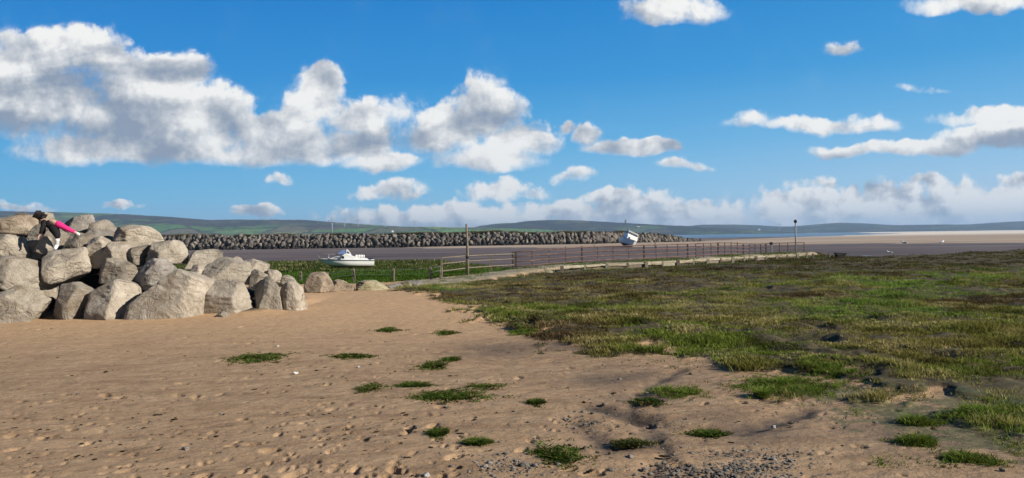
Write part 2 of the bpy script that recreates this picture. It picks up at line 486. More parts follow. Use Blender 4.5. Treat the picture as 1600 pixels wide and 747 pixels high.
mound = np.interp(X1, [-30, -14, -6.2, -5.2], [1, 1, 1, 0]) * np.exp(-((Y1 - np.interp(X1, [-20, -12, -6], [21.2, 20.6, 19.6])) / 2.2) ** 4)
gm, N = mat('beach_ground')
pos = N.geo()
mixn = N.noise(pos, 1.1, 5, .6)
fine = N.noise(pos, 28, 4, .65)
px_, py_, pz_ = N.sep(pos)
st = N.noise(N.comb(N.m('MULTIPLY', px_, .35), py_, 0.0), 3.4, 5, .62)
sand = N.ramp(st, [(0.22, (0.185, 0.115, 0.066)), (0.45, (0.315, 0.207, 0.120)), (0.75, (0.415, 0.285, 0.172))])
sand = N.mix(N.step(fine, .52, .75, 0, .5), sand, (0.15, 0.095, 0.06, 1))
spk = N.noise(N.comb(N.m('MULTIPLY', px_, .45), py_, 0.0), 13, 3, .6)
sand = N.mix(N.step(spk, .66, .72, 0, .55), sand, (.075, .055, .04, 1))
near_rock = N.step(py_, 9, 17)
sand = N.mix(N.m('MULTIPLY', near_rock, .7), sand, (0.53, 0.340, 0.185, 1))
wetm = N.m('MULTIPLY', N.attr('wet'), N.step(mixn, .28, .52))
sand = N.mix(wetm, sand, (0.105, 0.076, 0.054, 1))
pnoise = N.noise(pos, .45, 4, .6)
soil = N.ramp(N.noise(pos, 5, 5, .65), [(.3, (.030, .023, .012)), (.5, (.068, .053, .028)), (.62, (.10, .085, .036)), (.8, (.17, .13, .075))])
green = N.ramp(N.noise(pos, .8, 6, .65), [(.3, (.035, .035, .018)), (.45, (.05, .085, .016)), (.62, (.075, .15, .022)), (.8, (.11, .16, .04))])
pathc = N.ramp(N.noise(pos, 1.6, 5, .6), [(.3, (.11, .12, .06)), (.5, (.30, .25, .17)), (.7, (.36, .31, .23))])
bankc = N.ramp(N.noise(pos, .7, 5, .6), [(.35, (.05, .042, .04)), (.7, (.10, .085, .078))])
c = sand
mmask = N.step(N.m('ADD', N.attr('marsh'), N.m('MULTIPLY', N.m('SUBTRACT', N.noise(pos, 3, 4, .6), .5), .7)), .3, .7)
c = N.mix(mmask, c, soil)
c = N.mix(N.step(N.attr('green'), .2, .8), c, green)
c = N.mix(N.m('MULTIPLY', N.step(N.m('MULTIPLY_ADD', N.m('SUBTRACT', N.noise(pos, 4, 6, .7), .5), 2.2, N.m('MULTIPLY', N.attr('film'), .75)), .42, .66), .7), c, N.ramp(N.noise(pos, 9, 4, .6), [(.3, (.05, .05, .035)), (.55, (.07, .095, .035)), (.75, (.13, .15, .06))]))
c = N.mix(N.attr('path'), c, pathc)
c = N.mix(N.step(N.attr('mound'), .25, .6), c, (.030, .026, .022, 1))  # mound painted near black as shade in the boulder gaps
c = N.mix(N.step(pz_, -1.62, -1.5, 1, 0), c, bankc)
hb = N.m('ADD', N.m('MULTIPLY', N.noise(N.comb(N.m('MULTIPLY', px_, .5), py_, pz_), 9, 5, .6), .05), N.m('MULTIPLY', N.noise(pos, 60, 3, .6), .006))
nb = N.bump(hb, .9, 1.0)
rough = N.fmix(wetm, .95, .8)
N.out(N.bsdf(c, rough, .25, nb))
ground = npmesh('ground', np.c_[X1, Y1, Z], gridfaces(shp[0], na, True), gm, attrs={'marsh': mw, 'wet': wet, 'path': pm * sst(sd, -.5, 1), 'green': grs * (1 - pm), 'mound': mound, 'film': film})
tag(ground, 'brown beach sand giving way to dark salt marsh soil', 'ground', kind='structure')

# ------------------------------------------------------------------ mud flat, sand bank, water
rm = np.r_[np.geomspace(38, 420, 170), np.geomspace(430, 13000, 40)]
MX, MY, nm = polar_sheet(rm, 44, 420)
x, y = MX.ravel(), MY.ravel()
mz = MUD + fbm2(x * .04, y * .12, 4, 90) * .22 + fbm2(x * .25, y * .5, 3, 91) * .06
mm, N = mat('estuary_mud')
pos = N.geo(); q = N.sep(pos)
stv = N.comb(N.m('MULTIPLY', q[0], .22), q[1], 0.0)
mc = N.ramp(N.noise(stv, .12, 6, .6), [(.3, (.060, .044, .038)), (.5, (.112, .083, .072)), (.7, (.18, .138, .118))])
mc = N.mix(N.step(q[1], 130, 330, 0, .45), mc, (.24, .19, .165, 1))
mb = N.bump(N.noise(stv, 1.2, 5, .6), .6, .25)
N.out(N.bsdf(mc, .72, .3, mb))
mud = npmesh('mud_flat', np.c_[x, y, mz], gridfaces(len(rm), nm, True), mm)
tag(mud, 'dark purplish tidal mud flat', 'mud flat', kind='structure')

SB = []
def mudp(px, py): return w2(gnd(px, py, MUD + .1))
SB = [mudp(p[0], p[1]) for p in ((640, 387.8), (800, 387.2), (930, 387.5), (1060, 385.5), (1200, 383), (1350, 381.6), (1480, 380.8), (1640, 379.5), (1800, 378))]
SB += [(900, 330), (5200, 4200), (1900, 4300), (900, 2000), (560, 1150), (300, 700), (170, 520), (110, 420), (80, 345), (20, 300), (-60, 285)]
sdb = sdf(x, y, SB)
scale_n = fbm2(x * .012, y * .03, 4, 95)
bz = MUD - .5 + .85 * sst(sdb + scale_n * (25 + .03 * y), -14, 26) + fbm2(x * .03, y * .12, 3, 97) * .10
sm_, N = mat('pale_sand')
pos = N.geo(); q = N.sep(pos)
sc_ = N.ramp(N.noise(N.comb(N.m('MULTIPLY', q[0], .12), q[1], 0.0), .05, 6, .62), [(.3, (.24, .175, .13)), (.5, (.38, .29, .21)), (.7, (.50, .40, .31))])
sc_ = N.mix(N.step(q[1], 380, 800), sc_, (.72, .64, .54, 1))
N.out(N.bsdf(sc_, .9, .2))
keep = (bz > MUD - .45) & (rm.repeat(nm) < 6000)
fc = gridfaces(len(rm), nm, True)
fc = fc[keep[fc].any(1)]
usedv, inv = np.unique(fc, return_inverse=True)
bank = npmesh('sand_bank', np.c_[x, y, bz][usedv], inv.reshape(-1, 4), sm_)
tag(bank, 'pale dry sand bank out in the estuary', 'sand bank', kind='structure')

wm, N = mat('estuary_water')
pos = N.geo()
q = N.sep(pos)
wb = N.bump(N.noise(N.comb(N.m('MULTIPLY', q[0], .4), q[1], 0.0), .5, 4, .6), .25, .3)
N.out(N.bsdf((.11, .14, .17, 1), .3, .4, wb))
rw = np.geomspace(640, 12500, 22)
th = np.radians(np.linspace(-20, 44, 160))
wx = (rw[:, None] * np.sin(th)).ravel(); wy = (rw[:, None] * np.cos(th)).ravel()
tag(npmesh('water', np.c_[wx, wy, np.full(wx.shape, MUD + .16)], gridfaces(22, 160), wm), 'blue grey water of the far estuary', 'water', kind='structure')
# thin runs of water left on the mud
for (pts, hw) in (([(1290, 382.9), (1380, 382.6), (1500, 381.9), (1640, 381)], .5), ([(1455, 385.6), (1530, 384.8), (1610, 384.6), (1700, 384)], .35),
                  ([(1338, 399.4), (1352, 400.2), (1358, 401)], 1.1)):
    g = [gnd(a, b, MUD + .06) for a, b in pts]
    V = []
    m_ = 40
    t = np.linspace(0, len(g) - 1, m_)
    gx_ = np.interp(t, range(len(g)), [p[0] for p in g]); gy_ = np.interp(t, range(len(g)), [p[1] for p in g])
    wdt = hw * gy_ / 1200 * (1700 / gy_ / 1.7) ** .5 * (.5 + fbm2(t * 2, t * 0, 3, 5) + .35)
    for a, b, c_ in zip(gx_, gy_, wdt): V += [(a, b - c_ * 6, MUD + .16), (a, b + c_ * 6, MUD + .16)]
    tag(npmesh('water', V, gridfaces(m_, 2), wm), 'thin run of water on the mud', 'water', kind='structure')

# ------------------------------------------------------------------ hills
def hill_mat(name, moor0, wood0, tone=1.0):
    m, N = mat(name)
    pos = N.geo(); q = N.sep(pos)
    wp = N.v('MULTIPLY_ADD', N.v('SUBTRACT', N.comb(N.noise(pos, .004, 3), N.noise(N.v('ADD', pos, (900, 0, 0)), .004, 3), 0.0), (.5, .5, .5)), (160, 160, 0), pos)
    flat = N.v('MULTIPLY', wp, (.75, .62, 0.0))
    v1 = N.vor(flat, .0062, 'F1', 1.0, '2D')
    fr = N.sep(v1.outputs['Color'])[0]
    fld = N.ramp(fr, [(0.0, (.08, .17, .045)), (.25, (.13, .25, .06)), (.45, (.18, .28, .075)), (.6, (.19, .19, .085)), (.75, (.13, .10, .07)), (.9, (.10, .21, .05))])
    moor = N.step(N.noise(pos, .0016, 4, .6), moor0, moor0 + .12)
    fld = N.mix(moor, fld, N.ramp(N.noise(pos, .02, 5, .65), [(.35, (.030, .032, .022)), (.6, (.068, .050, .036)), (.8, (.09, .085, .045))]))
    woods = N.step(N.noise(N.v('MULTIPLY', pos, (1, 1.3, 3)), .0042, 5, .62), wood0, wood0 + .07)
    fld = N.mix(woods, fld, (.020, .026, .018, 1))
    ed = N.vor(flat, .0062, 'DISTANCE_TO_EDGE', 1.0, '2D').outputs['Distance']
    fld = N.mix(N.step(ed, .03, .07, .8, 0), fld, (.022, .028, .016, 1))
    fld = N.mix(1.0, fld, (tone, tone, tone, 1), 'MULTIPLY')
    hbp = N.bump(N.noise(pos, .02, 6, .65), 1.0, 26.0)
    N.out(N.bsdf(fld, .95, .1, hbp))
    return m
hm_left = hill_mat('fell_fields', .46, .54, .8)
hm_low = hill_mat('low_fields', .62, .62)
hm_wood = hill_mat('wooded_hill', .44, .45, .65)
hm_far = hill_mat('far_hill', .50, .43, .42)
def hill(name, label, hm, D, depth, sky_pts, near_lo, seed, bumps):
    pxs = np.array([p[0] for p in sky_pts], float); pys = np.array([p[1] for p in sky_pts], float)
    n, m_ = 500, 44
    pp = np.linspace(pxs[0], pxs[-1], n)
    yy = np.interp(pp, pxs, pys)
    elev = np.array([ray(a, b)[2] / ray(a, b)[1] for a, b in zip(pp, yy)])
    azx = np.array([ray(a, b)[0] / ray(a, b)[1] for a, b in zip(pp, yy)])
    t = np.linspace(0, 1, m_)
    Yd = D + (t - .6) * depth                    # crest at t = .6
    ridge = np.where(t < .6, sst(t, -.02, .6) ** .8, 1 - .8 * sst(t, .6, 1.05))
    crest = elev * D + CAM[2]
    Xh = azx[None, :] * Yd[:, None]
    Zh = ridge[:, None] * (crest[None, :] - MUD) + MUD
    mid = (np.sin(np.pi * np.clip(t / .6, 0, 1)) * (t < .6))[:, None]
    nz = fbm2(Xh / 420, np.broadcast_to(Yd[:, None], Xh.shape) / 420, 4, seed)
    Zh = Zh + mid * nz * bumps * np.maximum(crest - MUD, 5)[None, :]
    Zh = Zh + fbm2(Xh / 30, np.broadcast_to(Yd[:, None], Xh.shape) / 60, 2, seed + 9) * 3.0 * (ridge[:, None] > .5)
    V = np.c_[Xh.ravel(), np.broadcast_to(Yd[:, None], Xh.shape).ravel(), Zh.ravel()]
    V[:, 2] = np.maximum(V[:, 2], MUD - 2) - (np.broadcast_to(t[:, None], Xh.shape).ravel() < .02) * 4
    return tag(npmesh(name, V, gridfaces(m_, n), hm), label, 'hill', kind='structure')
LEFTSKY = [(-700, 340), (-400, 334), (-150, 331), (0, 331), (70, 331), (140, 333), (200, 335.5), (260, 339), (300, 343), (330, 345), (370, 344.5), (430, 344.2), (480, 345), (520, 347.5),
           (560, 350), (600, 353), (660, 356), (720, 362), (800, 372)]
MIDSKY = [(360, 372), (430, 360), (520, 355), (600, 354.5), (650, 354.5), (700, 355), (760, 356), (830, 358), (900, 361), (960, 366), (990, 369)]
CENSKY = [(690, 372), (720, 361), (750, 353), (780, 349.5), (805, 348.5), (822, 346), (845, 344.4), (870, 344), (900, 344.5), (920, 345.2), (960, 347.5), (1000, 350.3), (1040, 352), (1080, 353.5),
          (1130, 357), (1200, 361), (1260, 364)]
RIGSKY = [(1000, 368), (1060, 356), (1085, 352), (1100, 351), (1120, 351), (1150, 351.2), (1180, 352), (1205, 353.5), (1235, 354), (1262, 352), (1290, 349.5), (1312, 348.3), (1350, 349.3), (1400, 352),
          (1450, 351.2), (1510, 351), (1550, 348.3), (1600, 346.3), (1750, 343), (2000, 346), (2500, 350)]
hill('hill', 'long fell with dark moor and green fields behind the boulders', hm_left, 4300, 2400, LEFTSKY, 0, 3, .5)
hill('hill', 'low ridge of bright green fields behind the breakwater', hm_low, 3300, 1100, MIDSKY, 0, 13, .35)
hill('hill', 'wooded hill with a green top beyond the breakwater', hm_wood, 4600, 1500, CENSKY, 0, 23, .5)
hill('hill', 'low blue wooded hills across the estuary', hm_far, 6400, 2200, RIGSKY, 0, 33, .5)

# ------------------------------------------------------------------ haze (one box of even air round the scene)
hz, N = mat('haze_air')
pv = N.new('ShaderNodeVolumePrincipled')
pv.inputs['Color'].default_value = (.50, .72, 1.0, 1); pv.inputs['Density'].default_value = 1.0e-4
pv.inputs['Anisotropy'].default_value = 0.1
N.out(pv.outputs[0], 'Volume')
b = MB(); b.box((0, 0, 130), (30000, 30000, 275))
tag(b.build('haze', hz), 'pale blue air over the estuary', 'haze', kind='stuff')

# ------------------------------------------------------------------ blades of grass
gmat, N = mat('grass_blade')
cc = N.attr('col', 'Color')
d1 = N.new('ShaderNodeBsdfDiffuse'); N.put(d1.inputs[0], cc)
t1 = N.new('ShaderNodeBsdfTranslucent'); N.put(t1.inputs[0], N.mix(1.0, cc, (1.1, 1.15, .6, 1), 'MULTIPLY'))
ms_ = N.new('ShaderNodeMixShader'); ms_.inputs[0].default_value = .25
N.put(ms_.inputs[1], d1.outputs[0]); N.put(ms_.inputs[2], t1.outputs[0]); N.out(ms_.outputs[0])

def blades(cx, cy, cz, hgt, spread, nb, colr, width, lean=.6, seg2=True):
    """arrays per tuft -> vertices, triangles, colours (5-vertex bent blades, or 3-vertex far ones)"""
    n = len(cx); T = np.repeat(np.arange(n), nb); k = len(T)
    a = rng.uniform(0, 2 * math.pi, k); r = np.sqrt(rng.random(k)) * spread[T]
    bx = cx[T] + r * np.cos(a); by = cy[T] + r * np.sin(a); bz = cz[T] - .01
    out = a + rng.normal(0, .8, k)
    h = hgt[T] * rng.uniform(.55, 1.15, k); l = h * lean * rng.uniform(.3, 1.4, k)
    wa = rng.uniform(0, math.pi, k)
    wx_, wy_ = np.cos(wa) * width[T] * .5, np.sin(wa) * width[T] * .5
    dx, dy = np.cos(out), np.sin(out)
    b0 = np.c_[bx - wx_, by - wy_, bz]; b1 = np.c_[bx + wx_, by + wy_, bz]
    tip = np.c_[bx + dx * l, by + dy * l, bz + h]
    cb = colr[T] * rng.uniform(.72, 1.28, k)[:, None]
    if seg2:
        m0 = np.c_[bx + dx * l * .35 - wx_ * .8, by + dy * l * .35 - wy_ * .8, bz + h * .6]
        m1 = np.c_[bx + dx * l * .35 + wx_ * .8, by + dy * l * .35 + wy_ * .8, bz + h * .6]
        V = np.stack([b0, b1, m0, m1, tip], 1).reshape(-1, 3)
        o = np.arange(k)[:, None] * 5
        Fc = np.concatenate([o + np.array([[0, 1, 3]]), o + np.array([[0, 3, 2]]), o + np.array([[2, 3, 4]])])
        return V, Fc, np.repeat(cb, 5, 0)
    V = np.stack([b0, b1, tip], 1).reshape(-1, 3)
    return V, np.arange(3 * k).reshape(-1, 3), np.repeat(cb, 3, 0)
def joinb(parts):
    V, Fc, C = [], [], []; o = 0
    for v, f, c_ in parts:
        V.append(v); Fc.append(f + o); C.append(c_); o += len(v)
    return np.concatenate(V), np.concatenate(Fc), np.concatenate(C)
def colmix(x, y, seed=0, dry=0.0, far=None):
    """plant colour by patches: fresh green, olive, brown, straw"""
    a = fbm2(x * .35, y * .45, 4, 200 + seed) * 3.0; b_ = fbm2(x * 1.3, y * 1.5, 3, 220 + seed) * 2.4 + dry
    G = np.array([.165, .205, .042]); O = np.array([.225, .195, .068]); B = np.array([.110, .075, .040]); S = np.array([.44, .36, .18]); D = np.array([.026, .024, .011])
    wS = sst(b_, .18, .6)[:, None]; wG = sst(a, -.05, .45)[:, None]; wB = sst(-a, .05, .5)[:, None]
    c_ = O * (1 - wG) + G * wG
    c_ = c_ * (1 - wB) + B * wB
    c_ = c_ * (1 - wS * .7) + S * wS * .7
    wD = sst(-b_, .12, .55)[:, None]
    return c_ * (1 - wD * .75) + D * wD * .75

# the marsh: ground cover nobody could count
def scatter_marsh():
    parts = []
    for (y0, y1, n, nb, seg2) in ((4.5, 9.5, 11000, 18, True), (9.5, 16, 28000, 12, True), (16, 28, 42000, 9, False), (28, 64, 52000, 7, False)):
        yy = np.exp(rng.uniform(math.log(y0), math.log(y1), n)); xx = rng.uniform(-.36, .86, n) * yy
        z, mw_, pm_, wl_, sd_ = terrain(xx, yy)
        cl = fbm2(xx * 1.5, yy * 1.7, 4, 300) * 2.4 + fbm2(xx * .4, yy * .55, 3, 310) * 1.6 + fbm2(xx * 4.5, yy * 4.5, 2, 320) * .9
        ok = (mw_ > rng.uniform(.2, .8, n)) & (sd_ > .2) & (cl > rng.uniform(-.60, .10, n))
        xx, yy, z, cl = xx[ok], yy[ok], z[ok], cl[ok]
        h = (.022 + .030 * rng.random(len(xx)) + .085 * np.clip(cl, 0, 1)) * (1 + .12 * np.clip((yy - 20) / 20, 0, 1))
        c_ = colmix(xx, yy, 0, dry=.05)
        # greener towards the photo's right, browner near the banks
        gr = sst(xx / yy, .22, .5) * sst(yy, 12, 17) * (1 - sst(yy, 28, 38)) * sst(fbm2(xx * .5, yy * .4, 3, 360), -.15, .15)
        c_ = c_ * (1 - .65 * gr[:, None]) + np.array([.16, .29, .05]) * .65 * gr[:, None]
        dk = sst(yy, 27, 36)[:, None]
        c_ = c_ * (1 - .72 * dk) + np.array([.050, .040, .024]) * .72 * dk
        parts.append(blades(xx, yy, z, h, .05 + .05 * rng.random(len(xx)) + .0022 * yy, nb, c_, np.maximum(.006, .0011 * yy), .7, seg2))
    # straggling low growth where the marsh thins out over the wet sand
    n = 9000
    pxs = rng.uniform(820, 1750, n); pys = rng.uniform(540, 730, n)
    gg = np.array([gnd(a, b_) for a, b_ in zip(pxs, pys)])
    xx, yy = gg[:, 0], gg[:, 1]
    z, mw_, pm_, wl_, sd_ = terrain(xx, yy)
    ms = sdf(xx, yy, MARSH)
    cl = fbm2(xx * 2.2, yy * 1.8, 4, 350) * 2
    reach = np.interp(pxs, [820, 1250, 1400, 1750], [.7, .9, 1.5, 2.2])
    ok = (ms > -reach * rng.random(n) ** .7) & (mw_ < .6) & (cl > rng.uniform(.0, .35, n))
    xx, yy, z = xx[ok], yy[ok], z[ok]
    c_ = colmix(xx, yy, 7) * .5 + np.array([.09, .13, .03]) * .5
    parts.append(blades(xx, yy, z, .012 + .035 * rng.random(len(xx)) ** 2, np.full(len(xx), .06), 9, c_, np.full(len(xx), .009), 1.3, True))
    V, Fc, C = joinb(parts)
    tag(npmesh('salt_marsh_grass', V, Fc, gmat, smooth=False, attrs={'col': C}), 'low olive and brown salt marsh grass', 'grass', kind='stuff')
scatter_marsh()
def scatter_green():
    n = 26000
    yy = np.exp(rng.uniform(math.log(27), math.log(112), n)); xx = rng.uniform(-.62, .16, n) * yy
    z, mw_, pm_, wl_, sd_ = terrain(xx, yy)
    g = wl_ * sst(yy, 29.5, 33)
    tus = fbm2(xx * .25, yy * .5, 4, 330)
    ok = (g > rng.uniform(.2, .7, n)) & (sd_ > .3) & (pm_ < .4)
    xx, yy, z, tus = xx[ok], yy[ok], z[ok], tus[ok]
    tall = sst(yy, 62, 74)
    h = .07 + .06 * rng.random(len(xx)) + tall * (.12 + .35 * np.clip(tus + .15, 0, 1))
    c_ = np.array([.062, .115, .017]) * (1 - tall[:, None] * .55) + np.array([.075, .075, .03]) * tall[:, None] * .55
    dk = (tus < -.03)[:, None]
    c_ = np.where(dk, c_ * .45, c_)  # dark patches put into the grass colour for shadow bands
    st_ = (rng.random(len(xx)) < .12 * tall)[:, None]
    c_ = np.where(st_, np.array([.28, .24, .12]), c_)
    V, Fc, C = blades(xx, yy, z, h, .10 + .0035 * yy, 7, c_, .0016 * yy, .6, False)
    tag(npmesh('meadow_grass', V, Fc, gmat, smooth=False, attrs={'col': C}), 'bright green grass of the sunken shore meadow', 'grass', kind='stuff')
scatter_green()
def edge_fringe():               # thin grass on the path and its margins
    n = 5000
    t = rng.random(n) * (len(PATH) - 1.001); i = t.astype(int); f = t - i
    pa = np.array(PATH); c_ = pa[i] * (1 - f)[:, None] + pa[i + 1] * f[:, None]
    xx = c_[:, 0] + rng.normal(0, 1.7, n); yy = c_[:, 1] + rng.normal(0, 1.7, n)
    z, mw_, pm_, wl_, sd_ = terrain(xx, yy)
    ok = (fbm2(xx * .5, yy * .5, 3, 340) + .16 * sst(xx, 2, 10) > rng.uniform(-.02, .3, n)) & (sd_ > .2)
    xx, yy, z = xx[ok], yy[ok], z[ok]
    V, Fc, C = blades(xx, yy, z, .03 + .06 * rng.random(len(xx)), np.full(len(xx), .16), 8, np.array([.13, .16, .06]) * rng.uniform(.6, 1.2, len(xx))[:, None], .0014 * yy, .6, False)
    tag(npmesh('causeway_grass', V, Fc, gmat, smooth=False, attrs={'col': C}), 'thin pale grass growing on the causeway', 'grass', kind='stuff')
edge_fringe()

# ------------------------------------------------------------------ rocks
def rock_material(name, tones, stain):
    m, N = mat(name)
    pos = N.geo()
    rnd = N.new('ShaderNodeObjectInfo').outputs['Random']
    p2 = N.v('ADD', pos, N.comb(N.m('MULTIPLY', rnd, 40), 0.0, 0.0))
    base = N.ramp(N.noise(p2, 1.8, 7, .68, .5), [(.30, tones[0]), (.48, tones[1]), (.68, tones[2])])
    tint = N.m('MULTIPLY_ADD', rnd, .5, .72)
    base = N.mix(1.0, base, N.comb(tint, N.m('MULTIPLY', tint, .99), N.m('MULTIPLY', tint, .97)), 'MULTIPLY')
    base = N.mix(N.m('MULTIPLY', N.step(N.noise(p2, 1.3, 6, .68), .54, .68), .65), base, stain)
    sp = N.noise(p2, 22, 4, .7)
    base = N.mix(N.step(sp, .56, .72, 0, .5), base, (.10, .085, .07, 1))
    cr = N.vor(N.v('MULTIPLY_ADD', N.v('SUBTRACT', N.comb(N.noise(p2, 2.2, 3), N.noise(p2, 2.9, 3), 0.0), (.5, .5, 0)), (.7, .7, 0), p2), 1.5, 'DISTANCE_TO_EDGE')
    crk = N.step(cr.outputs['Distance'], 0.0, .016, 0, 1)
    sel = N.step(N.noise(p2, .9, 2), .40, .45)
    crk = N.m('MAXIMUM', crk, sel)
    base = N.mix(N.m('MULTIPLY', N.m('SUBTRACT', 1.0, crk), .7), base, (.09, .075, .06, 1))
    h = N.m('ADD', N.m('MULTIPLY', N.noise(p2, 4, 8, .68, .6), .125), N.m('MULTIPLY', crk, .02))
    h = N.m('ADD', h, N.m('MULTIPLY', N.noise(p2, 30, 4, .6), .012))
    N.out(N.bsdf(base, .9, .25, N.bump(h, 1.0, 1.0)))
    return m
rock_pale = rock_material('limestone', ((.19, .162, .13), (.345, .30, .242), (.47, .42, .35)), (.24, .165, .095, 1))
rock_grey = rock_material('grey_stone', ((.11, .10, .095), (.25, .225, .20), (.38, .345, .305)), (.15, .12, .09, 1))
rock_brown = rock_material('brown_stone', ((.13, .10, .075), (.27, .215, .16), (.38, .315, .245)), (.13, .10, .07, 1))
rock_lichen = rock_material('lichen_stone', ((.17, .15, .09), (.27, .24, .15), (.34, .31, .22)), (.30, .29, .07, 1))
rock_dark = rock_material('weedy_stone', ((.018, .017, .016), (.035, .032, .028), (.07, .062, .05)), (.03, .035, .018, 1))

def cube_dirs(n):
    V = {}; Fc = []
    def vid(p):
        k = tuple(np.round(p, 6))
        if k not in V: V[k] = len(V)
        return V[k]
    t = np.tan(np.linspace(-1, 1, n + 1) * math.pi / 4)
    for ax in range(3):
        for s in (-1, 1):
            ids = np.empty((n + 1, n + 1), int)
            for i in range(n + 1):
                for j in range(n + 1):
                    p = np.zeros(3); p[ax] = s; p[(ax + 1) % 3] = t[i]; p[(ax + 2) % 3] = t[j]
                    ids[i, j] = vid(p)
            for i in range(n):
                for j in range(n):
                    q = [ids[i, j], ids[i + 1, j], ids[i + 1, j + 1], ids[i, j + 1]]
                    Fc.append(q if s > 0 else q[::-1])
    P_ = np.array(list(V.keys())); P_ /= np.linalg.norm(P_, axis=1)[:, None]
    return P_, np.array(Fc)
DIRS = {n: cube_dirs(n) for n in (4, 7, 14, 34)}
def rock_verts(seed, w, d, h, n=34, cuts=6, box=.17, shape='block', rough=.075, p=48):
    r_ = np.random.default_rng(seed)
    D_, Fc = DIRS[n]
    pl = []
    for ax in range(3):
        for s in (-1, 1):
            v = np.zeros(3); v[ax] = s; v += r_.normal(0, box, 3) * (0.0 if (ax == 2 and s < 0) else 1.0);
            if ax < 2: v[2] = abs(v[2]) * .3 - .03
            pl.append((v / np.linalg.norm(v), r_.uniform(.86, 1.05)))
    for _ in range(cuts):
        v = r_.normal(0, 1, 3); v[2] = abs(v[2]) * .8
        pl.append((v / np.linalg.norm(v), r_.uniform(.88, 1.22)))
    if shape == 'peak':
        for s, e in ((-1, .66), (1, .84)):
            v = np.array([s * .8, -.15, .62]); pl.append((v / np.linalg.norm(v), e * .82))
    if shape == 'slab':
        v = np.array([.35, -.25, .9]); pl.append((v / np.linalg.norm(v), .55))
    if shape == 'round':
        for _ in range(12):
            v = r_.normal(0, 1, 3); v[2] = max(v[2], -.5); pl.append((v / np.linalg.norm(v), r_.uniform(.82, .98)))
    if shape == 'lean':
        v = np.array([.85, -.2, .45]); pl.append((v / np.linalg.norm(v), .66))
    if n > 6:
        for _ in range(34):
            v = r_.normal(0, 1, 3); v[2] = abs(v[2]) * .8; v /= np.linalg.norm(v)
            rr_ = min(e_ / max(1e-3, float(v @ q_)) for q_, e_ in pl if float(v @ q_) > 1e-3)
            w_ = v + r_.normal(0, .28, 3); w_[2] = max(w_[2], -.03); w_ /= np.linalg.norm(w_)
            pl.append((w_, rr_ * float(v @ w_) * r_.uniform(.91, .99)))
    acc = 0
    for v, e in pl: acc = acc + np.maximum(D_ @ v / e, 0) ** p
    V = D_ * (acc ** (-1 / p))[:, None]
    off = r_.uniform(0, 100, 3)
    if n > 6:
        nz = fbm3(V + off, 1.7, 5, 7, .55)
        rid = np.abs(fbm3(V * np.array([1, 1, 1.6]) + off, 2.6, 4, 17, .55))
        V = V * (1 + rough * 2.6 * nz - rough * 2.4 * rid)[:, None]
    else:
        V = V * (1 + r_.normal(0, .04, len(V)))[:, None]
    lo, hi = V.min(0), V.max(0)
    V = (V - (lo + hi) / 2) / (hi - lo)
    return V * np.array([w, d, h]), Fc
nrock = [0]
def boulder(x0, x1, yt, yb, Y, label, m=None, shape='block', yaw=None, grow=1.05, dk=.95, seed=None, n=34, name='boulder', cat='boulder', group='boulders of the sea defence pile', sink=0.0, tilt=0.0):
    nrock[0] += 1
    seed = seed or (500 + nrock[0] * 7)
    w = (x1 - x0) / F * Y * grow; h = (yb - yt) / F * Y * grow
    d = dk * .5 * (w + h) + .12 * w
    r_ = np.random.default_rng(seed + 3)
    yaw = R(.6 * yaw) if shape == 'peak' else (R(yaw + 12) if yaw >= 45 else R(26 + .5 * yaw) + r_.uniform(R(-5), R(9))) if yaw is not None else r_.uniform(R(25), R(55))
    ca, sa = abs(math.cos(yaw)), abs(math.sin(yaw))
    V, Fc = rock_verts(seed, w, d, h, n=n, shape=shape)
    ex_ = V[:, 0] * math.cos(yaw) - V[:, 1] * math.sin(yaw)
    k = w / (ex_.max() - ex_.min())
    V = V * np.array([k, k, 1.0])
    c_ = at((x0 + x1) / 2, (yt + yb) / 2, Y + d * .15)
    o = npmesh(name, V, Fc, m or rock_pale)
    o.location = (c_[0], c_[1], c_[2] - sink - (.10 if yb > 478 else .03)); o.rotation_euler = (0, R(tilt), yaw)
    return tag(o, label, cat, group)
B = boulder
# --- row standing on the sand
B(-34, 71, 440, 500, 17.1, 'smooth hunched boulder on the sand at the far left corner of the pile', shape='round', yaw=12)
B(70, 150, 434, 497, 17.6, 'block with a wide black shaded face between hunched boulder and cube boulder', yaw=52, dk=1.25)
B(138, 222, 430, 497, 17.4, 'cube shaped cracked boulder on the sand below the rock stack', yaw=18, dk=1.0)
B(219, 329, 416, 496, 17.4, 'tallest pointed triangular boulder standing on the sand', shape='peak', yaw=10, dk=.7, grow=1.1)
B(314, 394, 432, 491, 17.7, 'square boulder with half its front in black shade, right of the pointed one', yaw=47, dk=1.1)
B(338, 361, 479, 494, 16.9, 'little pale stone wedged on the sand before the half shaded square boulder', n=14, yaw=20, group='small stones at the foot of the pile')
B(390, 441, 426, 489, 18.0, 'boulder leaning right with a sloping lit side near the pile end', shape='lean', yaw=40, dk=1.2)
B(437, 479, 431, 483, 18.3, 'ribbed upright boulder that ends the pile on the right', yaw=26, dk=1.0)
